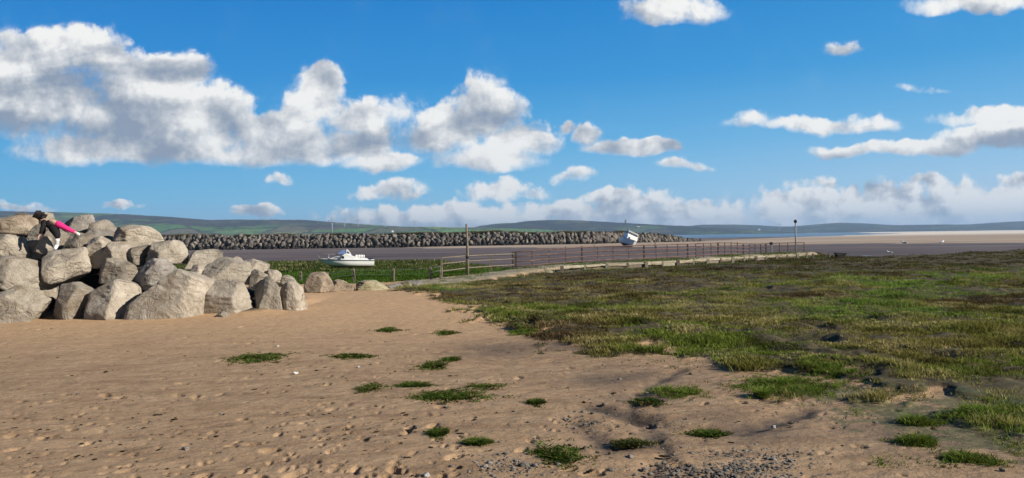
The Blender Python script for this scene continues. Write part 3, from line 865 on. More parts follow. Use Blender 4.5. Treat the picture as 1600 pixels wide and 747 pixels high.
# --- second row
B(-20, 46, 364, 409, 18.7, 'smooth domed boulder high on the left edge of the pile', shape='round', yaw=8)
B(36, 74, 370, 404, 18.9, 'pale tilted block below the hands of the climber', shape='slab', yaw=25)
B(58, 86, 368, 397, 18.75, 'narrow bright slab tilted beside the climber\'s white boot', shape='slab', yaw=36, tilt=24)
B(2, 88, 404, 458, 17.9, 'bright overhanging slab above the hunched boulder', shape='slab', yaw=22, tilt=18)
B(-16, 28, 424, 450, 17.7, 'small rough grey rock under the bright slab at photo edge', rock_grey, yaw=30)
B(-30, 24, 400, 432, 18.3, 'shaded rock behind the left end of the bright slab', rock_grey, yaw=45)
B(66, 138, 385.5, 440, 18.2, 'round pitted boulder under the climber\'s boot', shape='round', yaw=14)
B(90, 152, 362, 410, 19.2, 'dark sided boulder beneath the outstretched pink leg', yaw=55, dk=1.2)
B(130, 176, 368, 418, 18.9, 'rough tapering boulder right of the pink leg\'s foot', shape='block', yaw=16)
B(160, 215, 376, 416, 18.7, 'wide beige boulder in the middle of the upper pile', yaw=20)
B(156, 220, 401, 441, 18.1, 'flat fronted boulder resting on top of the cube shaped one', yaw=15)
B(202, 238, 381, 414, 18.9, 'lit wedge boulder right of the wide beige one', shape='lean', yaw=30)
B(211, 281, 402, 444, 18.2, 'rough dark pitted grey boulder left above the pointed one', rock_grey, yaw=35)
B(229, 284, 374, 411, 18.9, 'boulder with dark left side standing against the far breakwater', shape='lean', yaw=45)
B(282, 341, 388, 418, 19.1, 'flat topped low boulder on the crest above the square half shaded one', shape='slab', yaw=32)
B(292, 337, 410, 443, 18.4, 'small lit block behind the right shoulder of the pointed boulder', yaw=40)
B(314, 396, 400, 443, 18.6, 'large boulder with dark hollow left, resting on the square half shaded one', shape='lean', yaw=42)
B(346, 378, 399, 412, 19.4, 'thin pale rock lying on the crest behind the large hollow boulder', shape='slab', yaw=20)
B(370, 420, 403, 440, 19.0, 'sharp crested boulder behind the leaning one', shape='peak', yaw=35, seed=812)
B(386, 422, 419, 449, 18.5, 'stubby knobbly boulder on top of the leaning one', yaw=22)
B(414, 441, 419, 445, 18.9, 'low rounded boulder with black underside before the ribbed one', shape='round', yaw=35)
B(436, 462, 428, 446, 19.2, 'flat rock behind the ribbed boulder that ends the pile', shape='slab', yaw=10)
# --- upper rows
B(178, 248, 350, 391, 19.6, 'long pale slab boulder sloping down right from the upper crest', shape='lean', yaw=28)
B(140, 193, 342, 379, 20.2, 'pointed smooth boulder on the crest with a dark notch', shape='peak', yaw=24)
B(134, 178, 356, 388, 19.7, 'broken rock in front of the notched crest boulder', rock_grey, yaw=30)
B(90, 150, 334, 372, 20.4, 'big pockmarked boulder on the crest behind the pink leg', rock_grey, shape='round', yaw=18)
B(-14, 64, 335, 374, 20.3, 'broad rugged boulder on the crest left of the climber', rock_brown, yaw=12, shape='round')
B(42, 104, 346, 394, 19.75, 'half shaded boulder seen between the climber\'s arms and legs', yaw=30)
B(24, 54, 330, 350, 20.9, 'small peaked rock on the very top left of the climber\'s head', rock_brown, yaw=30)
B(58, 88, 330, 356, 20.7, 'white sunlit rock on the very top behind the climber\'s back', yaw=18)
B(-60, -4, 338, 380, 20.2, 'boulder on the crest cut by the left photo edge', rock_brown, yaw=20)
B(-90, -12, 372, 430, 18.9, 'large boulder mostly beyond the left photo edge', yaw=25)
B(-110, -28, 430, 500, 17.4, 'boulder on the sand just beyond the left photo edge', yaw=22)
# --- low rocks along the back of the beach
G2 = 'low rocks along the back edge of the beach'
B(476, 521, 424, 455, 24.2, 'ribbed brown rock just beyond the end of the pile', rock_brown, yaw=28, group=G2, dk=.8)
B(517, 556, 435, 454, 25.0, 'low rock with black shaded left half beside the ribbed brown rock', rock_brown, yaw=46, group=G2)
B(554, 606, 436, 454, 25.4, 'flat yellow lichened rock in the low row', rock_lichen, yaw=20, group=G2, dk=.7)
B(602, 630, 442, 452, 26.2, 'small grey stone between the lichened rock and the yellow lump', rock_grey, yaw=30, group=G2, n=14)
B(626, 644, 438, 450, 26.8, 'small rounded yellow lump of rock in the low row', rock_lichen, shape='round', yaw=20, group=G2, n=14)
B(634, 661, 437, 450, 27.2, 'dark faced rock at the right end of the low row', rock_grey, yaw=55, group=G2, n=14)
G3 = 'stones beside the start of the causeway'
B(748, 768, 429, 438, 33.0, 'dark stone farthest left beside the causeway', rock_grey, yaw=50, group=G3, n=14)
B(772, 795, 427, 437, 33.6, 'speckled grey stone second along the causeway edge', rock_grey, yaw=30, group=G3, n=14)
B(796, 814, 428, 438, 33.6, 'small pale stone third along the causeway edge', rock_pale, yaw=40, group=G3, n=14)
B(810, 836, 424, 435, 34.6, 'largest pointed stone beside the causeway', rock_brown, shape='peak', yaw=35, group=G3, n=14)
B(843, 864, 420, 431, 35.6, 'mossy stone nearest the timber edging', rock_lichen, yaw=35, group=G3, n=14)
B(682, 694, 444, 449, 29.0, 'little dark stone on the grass below the wire fence end', rock_grey, yaw=35, group=G3, n=14)

# ------------------------------------------------------------------ far breakwater
BW = [at(150, 391, 282), at(300, 391, 285), at(500, 389.5, 284), at(700, 387.5, 278), at(850, 386, 272), at(920, 384.5, 279), at(1000, 382.3, 300), at(1050, 380, 315), at(1092, 377.6, 345)]
bx = np.array([p[0] for p in BW]); by = np.array([p[1] for p in BW])
tops = np.interp(bx, [-160, -118, -70, -24, 12, 50, 72, 84], [4.0, 3.75, 3.3, 2.85, 2.7, 2.0, .6, -1.2])
L_ = np.r_[0, np.cumsum(np.hypot(np.diff(bx), np.diff(by)))]
ss = np.linspace(0, L_[-1], 260)
ex = np.interp(ss, L_, bx); ey = np.interp(ss, L_, by); et = np.interp(ss, L_, tops)
prof = np.array([(-.5, -2.6), (1.2, -.3), (3, .45), (4.6, .86), (6, .93), (14, .9), (24, -2.8)])
V = []
for i in range(260):
    H = et[i] - MUD
    for (dy, t) in prof:
        z = MUD + (t * H if t > 0 else t)
        V.append((ex[i], ey[i] + dy, z + rng.normal(0, .12)))
topa = np.tile([0, 0, 0, .3, 1, 1, 1], 260)
bm_, N = mat('bank_turf_and_shade')
pos = N.geo()
turf = N.ramp(N.noise(pos, .5, 5, .6), [(.35, (.035, .03, .02)), (.55, (.09, .075, .04)), (.75, (.14, .13, .055))])
N.out(N.bsdf(N.mix(N.step(N.attr('top'), .55, .9), (.014, .013, .012, 1), turf), .95, .1, N.bump(N.noise(pos, 2, 4), .8, .4)))  # bank face below the turf painted black as shade between rocks
tag(npmesh('breakwater_bank', V, gridfaces(260, len(prof)), bm_, attrs={'top': topa}), 'low turf topped bank behind the far rocks', 'bank', kind='structure')

proto = []
for k in range(14):
    Vr, Fr = rock_verts(2000 + k, 1.0, 1.0, 1.0, n=7, cuts=6, box=.3, rough=.05)
    me = npmesh('breakwater_rock', Vr, Fr, None, smooth=False, link=False)
    proto.append((me, Vr, Fr))
bw_mats = []
def far_rock(name, tones):
    m, N = mat(name)
    rnd = N.new('ShaderNodeObjectInfo').outputs['Random']
    p2 = N.v('ADD', N.geo(), N.comb(N.m('MULTIPLY', rnd, 90), 0.0, 0.0))
    N.out(N.bsdf(N.ramp(N.m('MULTIPLY_ADD', N.m('SUBTRACT', N.noise(p2, 1.4, 4, .6), .5), .8, N.m('MULTIPLY_ADD', N.noise(p2, .24, 1), .9, .05)), [(.2, tones[0]), (.5, tones[1]), (.8, tones[2])]), .9, .2, N.bump(N.noise(p2, 2, 4), .8, .25)))
    return m
far_grey = far_rock('far_grey_rock', ((.045, .040, .036), (.115, .10, .088), (.28, .245, .20)))
far_dark = far_rock('far_weedy_rock', ((.012, .012, .012), (.022, .02, .018), (.05, .045, .038)))
meshes = {}
for k, (me, Vr, Fr) in enumerate(proto):
    meshes[(k, 0)] = me; me.materials.append(far_grey)
    m2 = me.copy(); m2.materials[0] = far_dark; meshes[(k, 1)] = m2
cand = []
step_ = 1.75
s = 0.0
rows = [(-.6, -.02, 1), (.3, .13, 1), (1.0, .30, 0), (1.8, .47, 0), (2.7, .63, 0), (3.7, .80, 0), (4.9, .93, 0)]
while s < L_[-1]:
    x_ = np.interp(s, L_, bx); y_ = np.interp(s, L_, by); tp = np.interp(s, L_, tops)
    H = tp - MUD
    nrow = rows if H > 3.6 else (rows[::1] if H > 2.6 else rows[::2])
    for (dy, t, dk) in nrow:
        size = rng.uniform(1.0, 2.15) * (1 if H > 2.5 else .7)
        if t < .2: size *= .85
        cand.append((x_ + rng.uniform(-.7, .7), y_ + dy * H / 5 + rng.uniform(-.25, .25), MUD + t * H + rng.normal(0, .16), size, dk if rng.random() < .9 else 0))
    s += step_ * (1 if H > 2.6 else .8)
cand.sort(key=lambda c_: -c_[3])
indiv, rest = cand[:280], cand[280:]
for (x_, y_, z_, sz, dk) in indiv:
    k = int(rng.integers(14))
    o = bpy.data.objects.new('breakwater_rock', meshes[(k, dk)]); col.objects.link(o)
    o.location = (x_, y_, z_); o.scale = (sz * rng.uniform(.75, 1.2), sz, sz * rng.uniform(.8, 1.3)); o.rotation_euler = (rng.uniform(-.7, .7), rng.uniform(-.7, .7), rng.uniform(0, 6.28))
    tag(o, 'dark weedy rock along the foot of the far breakwater' if dk else 'large grey rock heaped on the far breakwater face', 'rock', 'dark rocks at the foot of the far breakwater' if dk else 'grey rocks of the far breakwater')
def merged(rocks, m, label):
    parts = []; o_ = 0; Vs, Fs = [], []
    for (x_, y_, z_, sz, dk) in rocks:
        k = int(rng.integers(14)); _, Vr, Fr = proto[k]
        rot = np.array(Matrix.Rotation(rng.uniform(0, 6.28), 3, 'Z') @ Matrix.Rotation(rng.uniform(-.7, .7), 3, 'X') @ Matrix.Rotation(rng.uniform(-.7, .7), 3, 'Y'))
        v = (Vr * np.array([sz * rng.uniform(.75, 1.2), sz, sz * rng.uniform(.8, 1.3)])) @ rot.T + np.array([x_, y_, z_])
        Vs.append(v); Fs.append(Fr + o_); o_ += len(v)
    tag(npmesh('breakwater_rubble', np.concatenate(Vs), np.concatenate(Fs), m, smooth=False), label, 'rubble', kind='stuff')
merged([c_ for c_ in rest if not c_[4]], far_grey, 'smaller grey rubble packed between the far breakwater rocks')
merged([c_ for c_ in rest if c_[4]], far_dark, 'dark weedy rubble along the far breakwater foot')
# brown scrub growing on the top of the bank
n = 9000
si = rng.uniform(0, L_[-1] * .93, n)
xx = np.interp(si, L_, bx); yy = np.interp(si, L_, by) + rng.uniform(5.0, 10, n); tp = np.interp(si, L_, tops)
cl = fbm2(xx * .09, yy * .05, 4, 400)
ok = cl > rng.uniform(-.2, .12, n)
xx, yy, tp, cl = xx[ok], yy[ok], tp[ok], cl[ok]
hh_ = .6 + 2.6 * np.clip(cl + .05, 0, .5) * (tp > 1)
cs = np.array([.085, .062, .036]) + rng.random((len(xx), 1)) * np.array([.05, .045, .012])
cs = np.where((rng.random(len(xx)) < .2)[:, None], np.array([.07, .085, .03]), cs)
V, Fc, C = blades(xx, yy, MUD + (tp - MUD) * .96, hh_, np.full(len(xx), .5), 6, cs, np.full(len(xx), .3), .5, False)
tag(npmesh('scrub', V, Fc, gmat, smooth=False, attrs={'col': C}), 'brown winter scrub along the top of the far breakwater', 'scrub', kind='stuff')

# ------------------------------------------------------------------ simple paints
def paint(name, c_, rough=.5, spec=.4, var=.12, scale=6, metal=0.0, dirt=None):
    m, N = mat(name)
    pos = N.new('ShaderNodeTexCoord').outputs['Object']
    nz = N.noise(pos, scale, 5, .65)
    cc_ = N.mix(N.step(nz, .3, .75), tuple(v * (1 - var) for v in c_) + (1,), tuple(min(1, v * (1 + var)) for v in c_) + (1,))
    if dirt: cc_ = N.mix(N.step(N.noise(pos, scale * 1.7, 4, .7), .52, .75, 0, .8), cc_, (*dirt, 1))
    N.out(N.bsdf(cc_, rough, spec, N.bump(N.noise(pos, scale * 6, 3), .15, .02), metal))
    return m
M_wood = paint('weathered_timber', (.20, .165, .125), .9, .2, .3, 9, dirt=(.07, .06, .045))
M_pale = paint('bleached_timber', (.33, .30, .225), .9, .2, .25, 3, dirt=(.12, .13, .05))
M_darkw = paint('tarred_timber', (.045, .038, .032), .85, .2, .3, 7)
M_rust = paint('rusty_steel', (.14, .078, .06), .8, .3, .35, 3, dirt=(.27, .21, .185))
M_rustd = paint('dark_rusty_steel', (.085, .055, .045), .8, .3, .35, 11)
M_galv = paint('grey_steel', (.26, .26, .26), .55, .4, .2, 9)
M_black = paint('black_paint', (.02, .02, .022), .6, .3, .1)
M_white = paint('white_gelcoat', (.80, .80, .78), .3, .5, .04, 3)
M_hull = paint('hull_white', (.74, .74, .70), .32, .5, .06, 2, dirt=None)
M_anti = paint('worn_antifouling', (.10, .06, .035), .8, .2, .4, 5, dirt=(.30, .22, .11))
M_navy = paint('navy_trim', (.02, .03, .08), .4, .4, .1)
M_canv = paint('blue_canvas', (.16, .24, .45), .8, .2, .12, 4)
M_glass = paint('dark_glass', (.012, .014, .018), .08, .6, .05)
M_stain = paint('stained_white', (.66, .62, .52), .5, .4, .15, 3, dirt=(.40, .31, .17))

# ------------------------------------------------------------------ rail fence along the causeway
def interp3(pts, n):
    a = np.array(pts, float); l = np.r_[0, np.cumsum(np.hypot(np.diff(a[:, 0]), np.diff(a[:, 1])))]
    t = np.linspace(0, l[-1], n)
    return np.c_[[np.interp(t, l, a[:, i]) for i in range(a.shape[1])]].T
fc_ = thing('rail_fence', 'long rusty four rail fence along the far side of the causeway', 'fence', (FENCE[0][0], FENCE[0][1], 0))
org = np.array([FENCE[0][0], FENCE[0][1], 0.0])
# plain timber-coloured first bays
first = FENCE[:4]
FH = .88
for i, (x_, y_, z_) in enumerate(first[:3]):
    g = zat(x_, y_); b = MB()
    b.box((x_ - org[0], y_ - org[1], g + FH / 2 - .12), (.075, .075, FH + .24)); b.build('post', M_wood, fc_)
for hfrac in (.98, .70, .36):
    b = MB(); b.tube([np.array([x_, y_, max(zat(x_, y_), -.1) + FH * hfrac]) - org for (x_, y_, z_) in first], .026, 6); b.build('rail', M_wood, fc_)
run = interp3(FENCE[3:], 30)
gz_ = [max(zat(p[0], p[1]), .05) for p in run]
for i, p in enumerate(run):
    big = i % 4 == 0
    b = MB(); s_ = .085 if big else .045
    if i == 0:
        b.box((p[0] - org[0] - .08, p[1] - org[1], gz_[i] + FH / 2 - .12), (.08, .1, FH + .26)); b.box((p[0] - org[0] + .08, p[1] - org[1], gz_[i] + FH / 2 - .12), (.08, .1, FH + .26))
    else:
        b.box((p[0] - org[0], p[1] - org[1], gz_[i] + FH / 2 - .15), (s_, s_, FH + .3))
    b.build('post', M_rustd if (i > 12 and not big) or big else M_rust, fc_)
zs_ = np.convolve(np.pad(gz_, 2, mode='edge'), np.ones(5) / 5, 'valid')
for hfrac, seg0, seg1 in ((.97, 0, 30), (.69, 0, 30), (.41, 0, 30), (.14, 0, 26)):
    for (a, e) in ((seg0, 14), (13, 22), (21, seg1)):
        b = MB(); b.tube([np.array([run[i][0], run[i][1] - .05, zs_[i] + FH * hfrac]) - org for i in range(a, min(e, seg1))], .03, 6)
        b.build('rail', M_rust if a < 20 else M_rustd, fc_)

# timber edging along the near side of the causeway
ED = [(878, 425.4, 415.8), (914, 424.3, 414), (948, 420, 412), (981, 420.5, 411), (1010, 419, 409), (1035.5, 416, 408), (1059.5, 415.6, 407), (1083.6, 412, 405.5), (1106, 411.3, 404.6),
      (1126, 409.8, 403.5), (1145, 409.4, 402), (1163, 408, 401), (1181, 408, 400.5), (1197, 406.4, 399.6), (1214, 405.2, 399), (1230, 404.9, 398.4), (1246, 404.8, 396.6), (1260.5, 404.7, 395)]
pts = []
for (px, yb, yt) in ED:
    Yk = np.interp(px, [878, 948, 1010, 1060, 1106, 1163, 1214, 1262], [36, 38.9, 39.9, 41.4, 44.4, 47, 49.7, 51.3])
    pts.append((at(px, yt, Yk), at(px, yb, Yk)))
e0 = pts[0][1]
ed_ = thing('timber_edging', 'low bleached timber edging of posts and boards along the causeway', 'edging', (e0[0], e0[1], 0))
eo = np.array([e0[0], e0[1], 0.0])
for i, (t_, b_) in enumerate(pts):
    zb = zat(b_[0], b_[1]) - .15
    b = MB(); s_ = .16 if i % 2 == 0 else .09
    b.box((t_[0] - eo[0], t_[1] - eo[1], (t_[2] + zb) / 2), (s_, s_, t_[2] - zb)); b.build('post', M_pale if i % 3 else M_wood, ed_)
for i in range(len(pts) - 1):
    a, c_ = pts[i][0] - eo, pts[i + 1][0] - eo
    dv = Vector(tuple(c_ - a)); rot = dv.to_track_quat('X', 'Z').to_matrix()
    mid_ = (a + c_) / 2
    hgt = .05 if i % 4 else .09
    b = MB(); b.box((mid_[0], mid_[1] + .05, mid_[2] - .05), (dv.length - .10, .06, hgt), rot); b.build('top_board', M_pale, ed_)
    if i in (3, 5, 8, 12):
        b = MB(); b.box((mid_[0], mid_[1] + .12, mid_[2] - .19), (dv.length - .10, .04, .16), rot); b.build('side_board', M_pale if i == 5 else M_wood, ed_)
# derelict timbers past the edging
dd = at(1313, 401, 52.0); g = zat(dd[0], dd[1])
t_ = thing('timber_staging', 'dark broken timber staging at the end of the causeway', 'staging', (dd[0], dd[1], g))
for dx_, hh2 in ((-.28, .30), (.28, .28)):
    b = MB(); b.box((dx_, 0, hh2 / 2 - .1), (.12, .12, hh2 + .2)); b.build('post', M_darkw, t_)
b = MB(); b.box((0, 0, .26), (.75, .3, .10), Matrix.Rotation(.05, 3, 'Y')); b.build('cap_beam', M_darkw, t_)
b = MB(); b.box((.02, -.09, .12), (.5, .05, .14)); b.build('side_board', M_darkw, t_)
for k, (px, yt, yb, lb) in enumerate(((1270, 397, 405.5, 'leaning grey mooring stump just past the end of the timber edging'), (1296, 395, 402, 'short grey stump beside the dark timber staging'))):
    p = at(px, yb, 51.5); g = zat(p[0], p[1]); b = MB()
    b.box((0, 0, .12), (.10, .10, .42), Matrix.Rotation(.12 - .2 * k, 3, 'Y'), .01)
    o = b.build('timber_stump', M_wood); o.location = (p[0], p[1], g); tag(o, lb, 'stump')

# wire fence of low posts on the green
WP = [(470, 440, 424), (512, 441, 425.5), (553, 438, 420), (615, 438.5, 419.5), (673, 436, 417), (689, 437, 414)]
wf0 = None; tops_ = []
for i, (px, yb, yt) in enumerate(WP):
    Yk = np.interp(px, [470, 553, 615, 689], [33, 32.5, 32, 31.3])
    p = at(px, yb, Yk); g = zat(p[0], p[1])
    if wf0 is None:
        wf0 = np.array([p[0], p[1], g]); wf = thing('wire_fence', 'low wire fence of short grey posts on the green', 'fence', wf0)
    hgt = (yb - yt) / F * Yk + max(0, at(px, yb, Yk)[2] - g)
    b = MB(); b.box((p[0] - wf0[0], p[1] - wf0[1], g - wf0[2] + hgt / 2 - .1), (.1, .1, hgt + .2), Matrix.Rotation(rng.normal(0, .04), 3, 'Y'), .012); b.build('post', M_wood, wf)
    tops_.append((p[0] - wf0[0], p[1] - wf0[1] - .06, g - wf0[2] + hgt))
for dz in (.07, .24):
    b = MB(); b.tube([(a, c_, e - dz) for a, c_, e in tops_], .007, 5); b.build('wire', M_galv, wf)

# marker poles
p = at(731, 431, 34.0); g = zat(p[0], p[1])
t_ = thing('marker_pole', 'tall plain timber pole rising above the start of the rail fence', 'pole', (p[0], p[1], g))
hp = at(729.5, 350, 34)[2] - g
b = MB(); b.tube([(0, 0, -.3), (.0, 0, hp * .5), (-.03, 0, hp)], [.06, .055, .045], 8); b.build('shaft', M_wood, t_)
b = MB(); b.tube([(0, 0, hp * .33), (0, 0, hp * .37)], .075, 8); b.build('band', M_black, t_)
p = at(1243.5, 397, 57.0); g = zat(p[0], p[1])
t_ = thing('beacon_pole', 'slim grey pole with a dark round topmark beside the causeway rails', 'pole', (p[0], p[1], g))
hp = at(1242.5, 347, 57)[2] - g
b = MB(); b.tube([(0, 0, -.3), (0, 0, hp)], [.06, .045], 8); b.build('shaft', M_galv, t_)
b = MB(); b.sphere((0, 0, hp + .05), .12, (1, 1, 1.15)); b.build('topmark', M_black, t_)
p = at(1206, 395, 56.5); g = zat(p[0], p[1])
t_ = thing('hooded_post', 'short post with a dark rounded hood left of the beacon pole', 'post', (p[0], p[1], g))
hp = at(1206, 381, 56.5)[2] - g
b = MB(); b.box((0, 0, hp / 2 - .1), (.09, .09, hp + .2)); b.build('shaft', M_galv, t_)
b = MB(); b.sphere((-.03, 0, hp + .03), .15, (1, .7, .7)); b.build('hood', M_black, t_)
p = at(1204, 395, 60)
# gate-like last bay: two heavier dark bars
# ------------------------------------------------------------------ mooring posts on the mud
for (px, yb, yt, Y, lb) in ((570, 400.5, 396, 150, 'thin dark mooring post on the mud behind the white cruiser'), (1023.4, 384, 377.5, 190, 'thin dark mooring post on the mud right of the heeled boat'),
                            (928, 385.8, 381.8, 205, 'thin dark stake on the mud left of the heeled boat')):
    p = at(px, yb, Y); hgt = (yb - yt) / F * Y
    b = MB(); b.tube([(0, 0, -.9), (.02, 0, hgt * .6), (.06, 0, hgt)], [.09, .08, .06], 6)
    o = b.build('mooring_post', M_darkw); o.location = (p[0], p[1], p[2]); tag(o, lb, 'post')

# ------------------------------------------------------------------ boats
def loft(stations, name, m, parent, closed_ends=True):
    """stations: list of rings (lists of xyz, open port-to-starboard sections)"""
    n = len(stations[0]); V = np.array([p for s_ in stations for p in s_])
    o = npmesh(name, V, gridfaces(len(stations), n), m, parent)
    return o
def hull_sections(L, beam, hgt, flare=.78, nose=1.0, ns=26, z_lo=-1, z_hi=2, keel_rise=.55):
    """x from stern (0) to bow (L); returns rings from port sheer down over keel to starboard sheer"""
    out = []
    for i in range(ns):
        t = i / (ns - 1)
        bw = beam / 2 * (.90 + .10 * min(1, t * 3)) * (1 - max(0, (t - .42) / .58) ** 2.4)
        sh = hgt * (1 + .16 * max(0, t - .25) ** 1.6)
        kz = keel_rise * hgt * max(0, (t - .52) / .48) ** 2.2
        ch = kz + (sh - kz) * (.30 + .12 * t)
        cb = bw * (flare - .25 * max(0, t - .5))
        x_ = t * L - (0 if t < 1 else 0)
        half = [(bw, sh), (bw * .985 + .0, sh * .86 + ch * .14), ((bw + cb) / 2 * 1.01, (sh + ch) / 2), (cb, ch), (cb * .62, (ch * .45 + kz * .55)), (cb * .06, kz)]
        xs = [x_ + .10 * L * max(0, t - .7) / .3 * ((z - kz) / max(.01, sh - kz)) * .9 for _, z in half]
        ring = [(xx_, -y_, z_) for xx_, (y_, z_) in zip(xs, half)] + [(xx_, y_, z_) for xx_, (y_, z_) in list(zip(xs, half))[::-1]]
        out.append(ring)
    return out
hullmat, N = mat('cruiser_hull')
oc = N.new('ShaderNodeTexCoord').outputs['Object']; oz = N.sep(oc)
zl = N.m('ADD', oz[2], N.m('MULTIPLY', N.m('SUBTRACT', N.noise(oc, 2.2, 5, .7), .5), .16))
hc = N.mix(N.step(zl, .24, .38), (.40, .30, .16, 1), (.78, .77, .73, 1))
hc = N.mix(N.step(zl, .10, .22), (.05, .035, .028, 1), hc)
N.out(N.bsdf(hc, .35, .5))

# --- white cabin cruiser on the green
YB = 80.0
pb = at(586, 419.3, YB); pa_ = at(503, 413, YB)
Lb = 5.15
gb = zat(at(545, 419, YB)[0], YB)
zk = at(545, 419.6, YB)[2]
boat = thing('cabin_cruiser', 'small white cabin cruiser with blue canvas lying on the green', 'boat', (at(584.5, 419, YB)[0], YB, zk), rotz=math.pi)
boat.rotation_euler = (R(0), R(-1.5), math.pi + R(11))
HS = hull_sections(Lb, 2.1, .86, 1.0)
loft(HS, 'hull', hullmat, boat)
b = MB(); b.prism([(0, 0)], 0, 0) if False else None
tr = [Vector(p) for p in HS[0]]
b.bm.faces.new([b.bm.verts.new(p) for p in tr]); b.build('transom', M_white, boat)
dk_ = MB(); prev = None
for ring in HS:
    a = dk_.bm.verts.new((ring[0][0], ring[0][1] * .99, ring[0][2] - .01)); c_ = dk_.bm.verts.new((ring[-1][0], ring[-1][1] * .99, ring[-1][2] - .01))
    if prev: dk_.bm.faces.new((prev[0], prev[1], c_, a))
    prev = (a, c_)
dk_.build('deck', M_white, boat)
for sgn in (0, -1):
    b = MB(); b.tube([(r_[sgn][0], r_[sgn][1] * 1.012, r_[sgn][2] - .035) for r_ in HS], .026, 6); b.build('rubbing_strake', M_navy if sgn == 0 else M_navy, boat)
b = MB(); b.box((1.6, 0, -.04), (2.6, .08, .14)); b.build('keel', M_anti, boat)
for yk in (-.45, .45):
    b = MB(); b.box((1.9, yk, -.06), (.9, .07, .34), Matrix.Rotation(.25 * (1 if yk > 0 else -1), 3, 'X')); b.build('bilge_keel', M_anti, boat)
# superstructure: coaming sloping up to the cabin, foredeck trunk, windscreen
sup = [(.55, .84), (.75, 1.02), (1.6, 1.12), (2.35, 1.30), (2.72, 1.50), (3.02, 1.50), (3.28, 1.26), (3.42, .88)]
b = MB(); b.prism(sup, -.82, .82); cabin = b.build('cabin', M_white, boat, .03)
b = MB(); b.prism([(3.28, 1.20), (3.45, .9), (4.55, .93), (4.25, 1.07), (3.9, 1.17)], -.58, .58); fcab = b.build('fore_cabin', M_white, boat, .03)
for yk in (-.835, .835):
    b = MB(); b.box((3.16, yk, 1.12), (.24, .012, .26)); b.build('window', M_glass, cabin)
for yk in (-.592, .592):
    b = MB(); b.prism([(3.46, 1.14), (3.50, 1.0), (4.28, .99), (3.95, 1.12)], yk - .006, yk + .006); b.build('window', M_navy, fcab)
b = MB(); b.prism([(2.80, 1.50), (2.70, 1.86), (2.84, 1.90), (3.25, 1.84), (3.72, 1.58), (3.72, 1.45), (3.30, 1.38), (3.03, 1.49)], -.70, .70); b.build('canvas_hood', M_canv, boat, .04)
for yk in (-.72, .72):
    b = MB(); b.prism([(2.30, 1.33), (2.62, 1.80), (2.76, 1.93), (2.84, 1.90), (2.82, 1.51), (2.70, 1.51)], yk - .02, yk + .02); wing = b.build('windscreen_wing', M_white, boat)
    b = MB(); b.prism([(2.50, 1.50), (2.64, 1.72), (2.76, 1.72), (2.74, 1.53)], yk - .026, yk + .026); b.build('pane', M_glass, wing)
b = MB()
for k in range(6):
    b.tube([(1.05 + k * .16, -.55, 1.13 + k * .012), (1.05 + k * .16, -.58, 1.34 - .01 * abs(k - 2)), (1.05 + k * .16, .55, 1.34), (1.05 + k * .16, .55, 1.12)], .07, 6)
b.build('folded_hood', M_white, boat)
b = MB(); b.box((.18, 0, .9), (.34, 1.7, .07), None, .02); b.build('stern_platform', M_white, boat)
b = MB(); b.box((.32, 0, 1.0), (.5, .8, .12), None, .03); b.build('engine_lid', M_black, boat)
bowx = HS[-1][0][0]
b = MB()
for yk in (-.42, .42):
    b.tube([(3.75, yk * 1.35, .98), (3.78, yk * 1.35, 1.40), (4.6, yk * 1.0, 1.42), (bowx + .18, 0, 1.46)], .016, 6)
    b.tube([(4.6, yk, .95), (4.6, yk, 1.42)], .015, 6)
b.tube([(bowx - .12, 0, .98), (bowx + .18, 0, 1.46)], .022, 6)
b.build('pulpit_rail', M_galv, boat)
b = MB(); b.box((4.62, 0, 1.02), (.12, .12, .22), None, .02); b.build('bollard', M_white, boat)
b = MB(); b.tube([(bowx - .05, -.03, .86), (bowx + .48, -.1, .28)], .018, 6); b.build('mooring_line', M_pale, boat)

# --- bigger boat heeled over on the mud, bow towards us
YH = 212.0
pc = at(988.5, 387, YH)
gm_z = pc[2]
heel = thing('heeled_boat', 'white wheelhouse boat heeled over on the mud beyond the fence', 'boat', (pc[0] - 1.0, YH + 3, gm_z + .25))
heel.rotation_euler = Matrix.Rotation(R(24), 3, 'Y').to_4x4().to_euler() if False else (0, 0, 0)
mrot = (Matrix.Rotation(R(25), 3, 'Y') @ Matrix.Rotation(R(-90 + 10), 3, 'Z'))
heel.rotation_euler = mrot.to_euler()
LH = 7.6
M_h2, N = mat('heeled_hull')
oc = N.new('ShaderNodeTexCoord').outputs['Object']; oz = N.sep(oc)
hc = N.mix(N.step(N.m('ADD', oz[2], N.m('MULTIPLY', N.noise(oc, 1.5, 4), .2)), .55, .7), (.03, .03, .035, 1), (.72, .73, .72, 1))
N.out(N.bsdf(hc, .4, .5))
HS2 = hull_sections(LH, 3.9, 2.0, .86, ns=24, keel_rise=.35)
HS2 = [[(x_ - LH * .55, y_, z_) for x_, y_, z_ in r_] for r_ in HS2]
loft(HS2, 'hull', M_h2, heel)
b = MB(); b.bm.faces.new([b.bm.verts.new(p) for p in HS2[0]]); b.build('transom', M_white, heel)
dk_ = MB(); prev = None
for ring in HS2:
    a = dk_.bm.verts.new((ring[0][0], ring[0][1] * .99, ring[0][2] - .02)); c_ = dk_.bm.verts.new((ring[-1][0], ring[-1][1] * .99, ring[-1][2] - .02))
    if prev: dk_.bm.faces.new((prev[0], prev[1], c_, a))
    prev = (a, c_)
dk_.build('deck', M_white, heel)
for sgn in (0, -1):
    b = MB(); b.tube([(r_[sgn][0], r_[sgn][1] * 1.01, r_[sgn][2] - .06) for r_ in HS2], .05, 6); b.build('rubbing_strake', M_galv, heel)
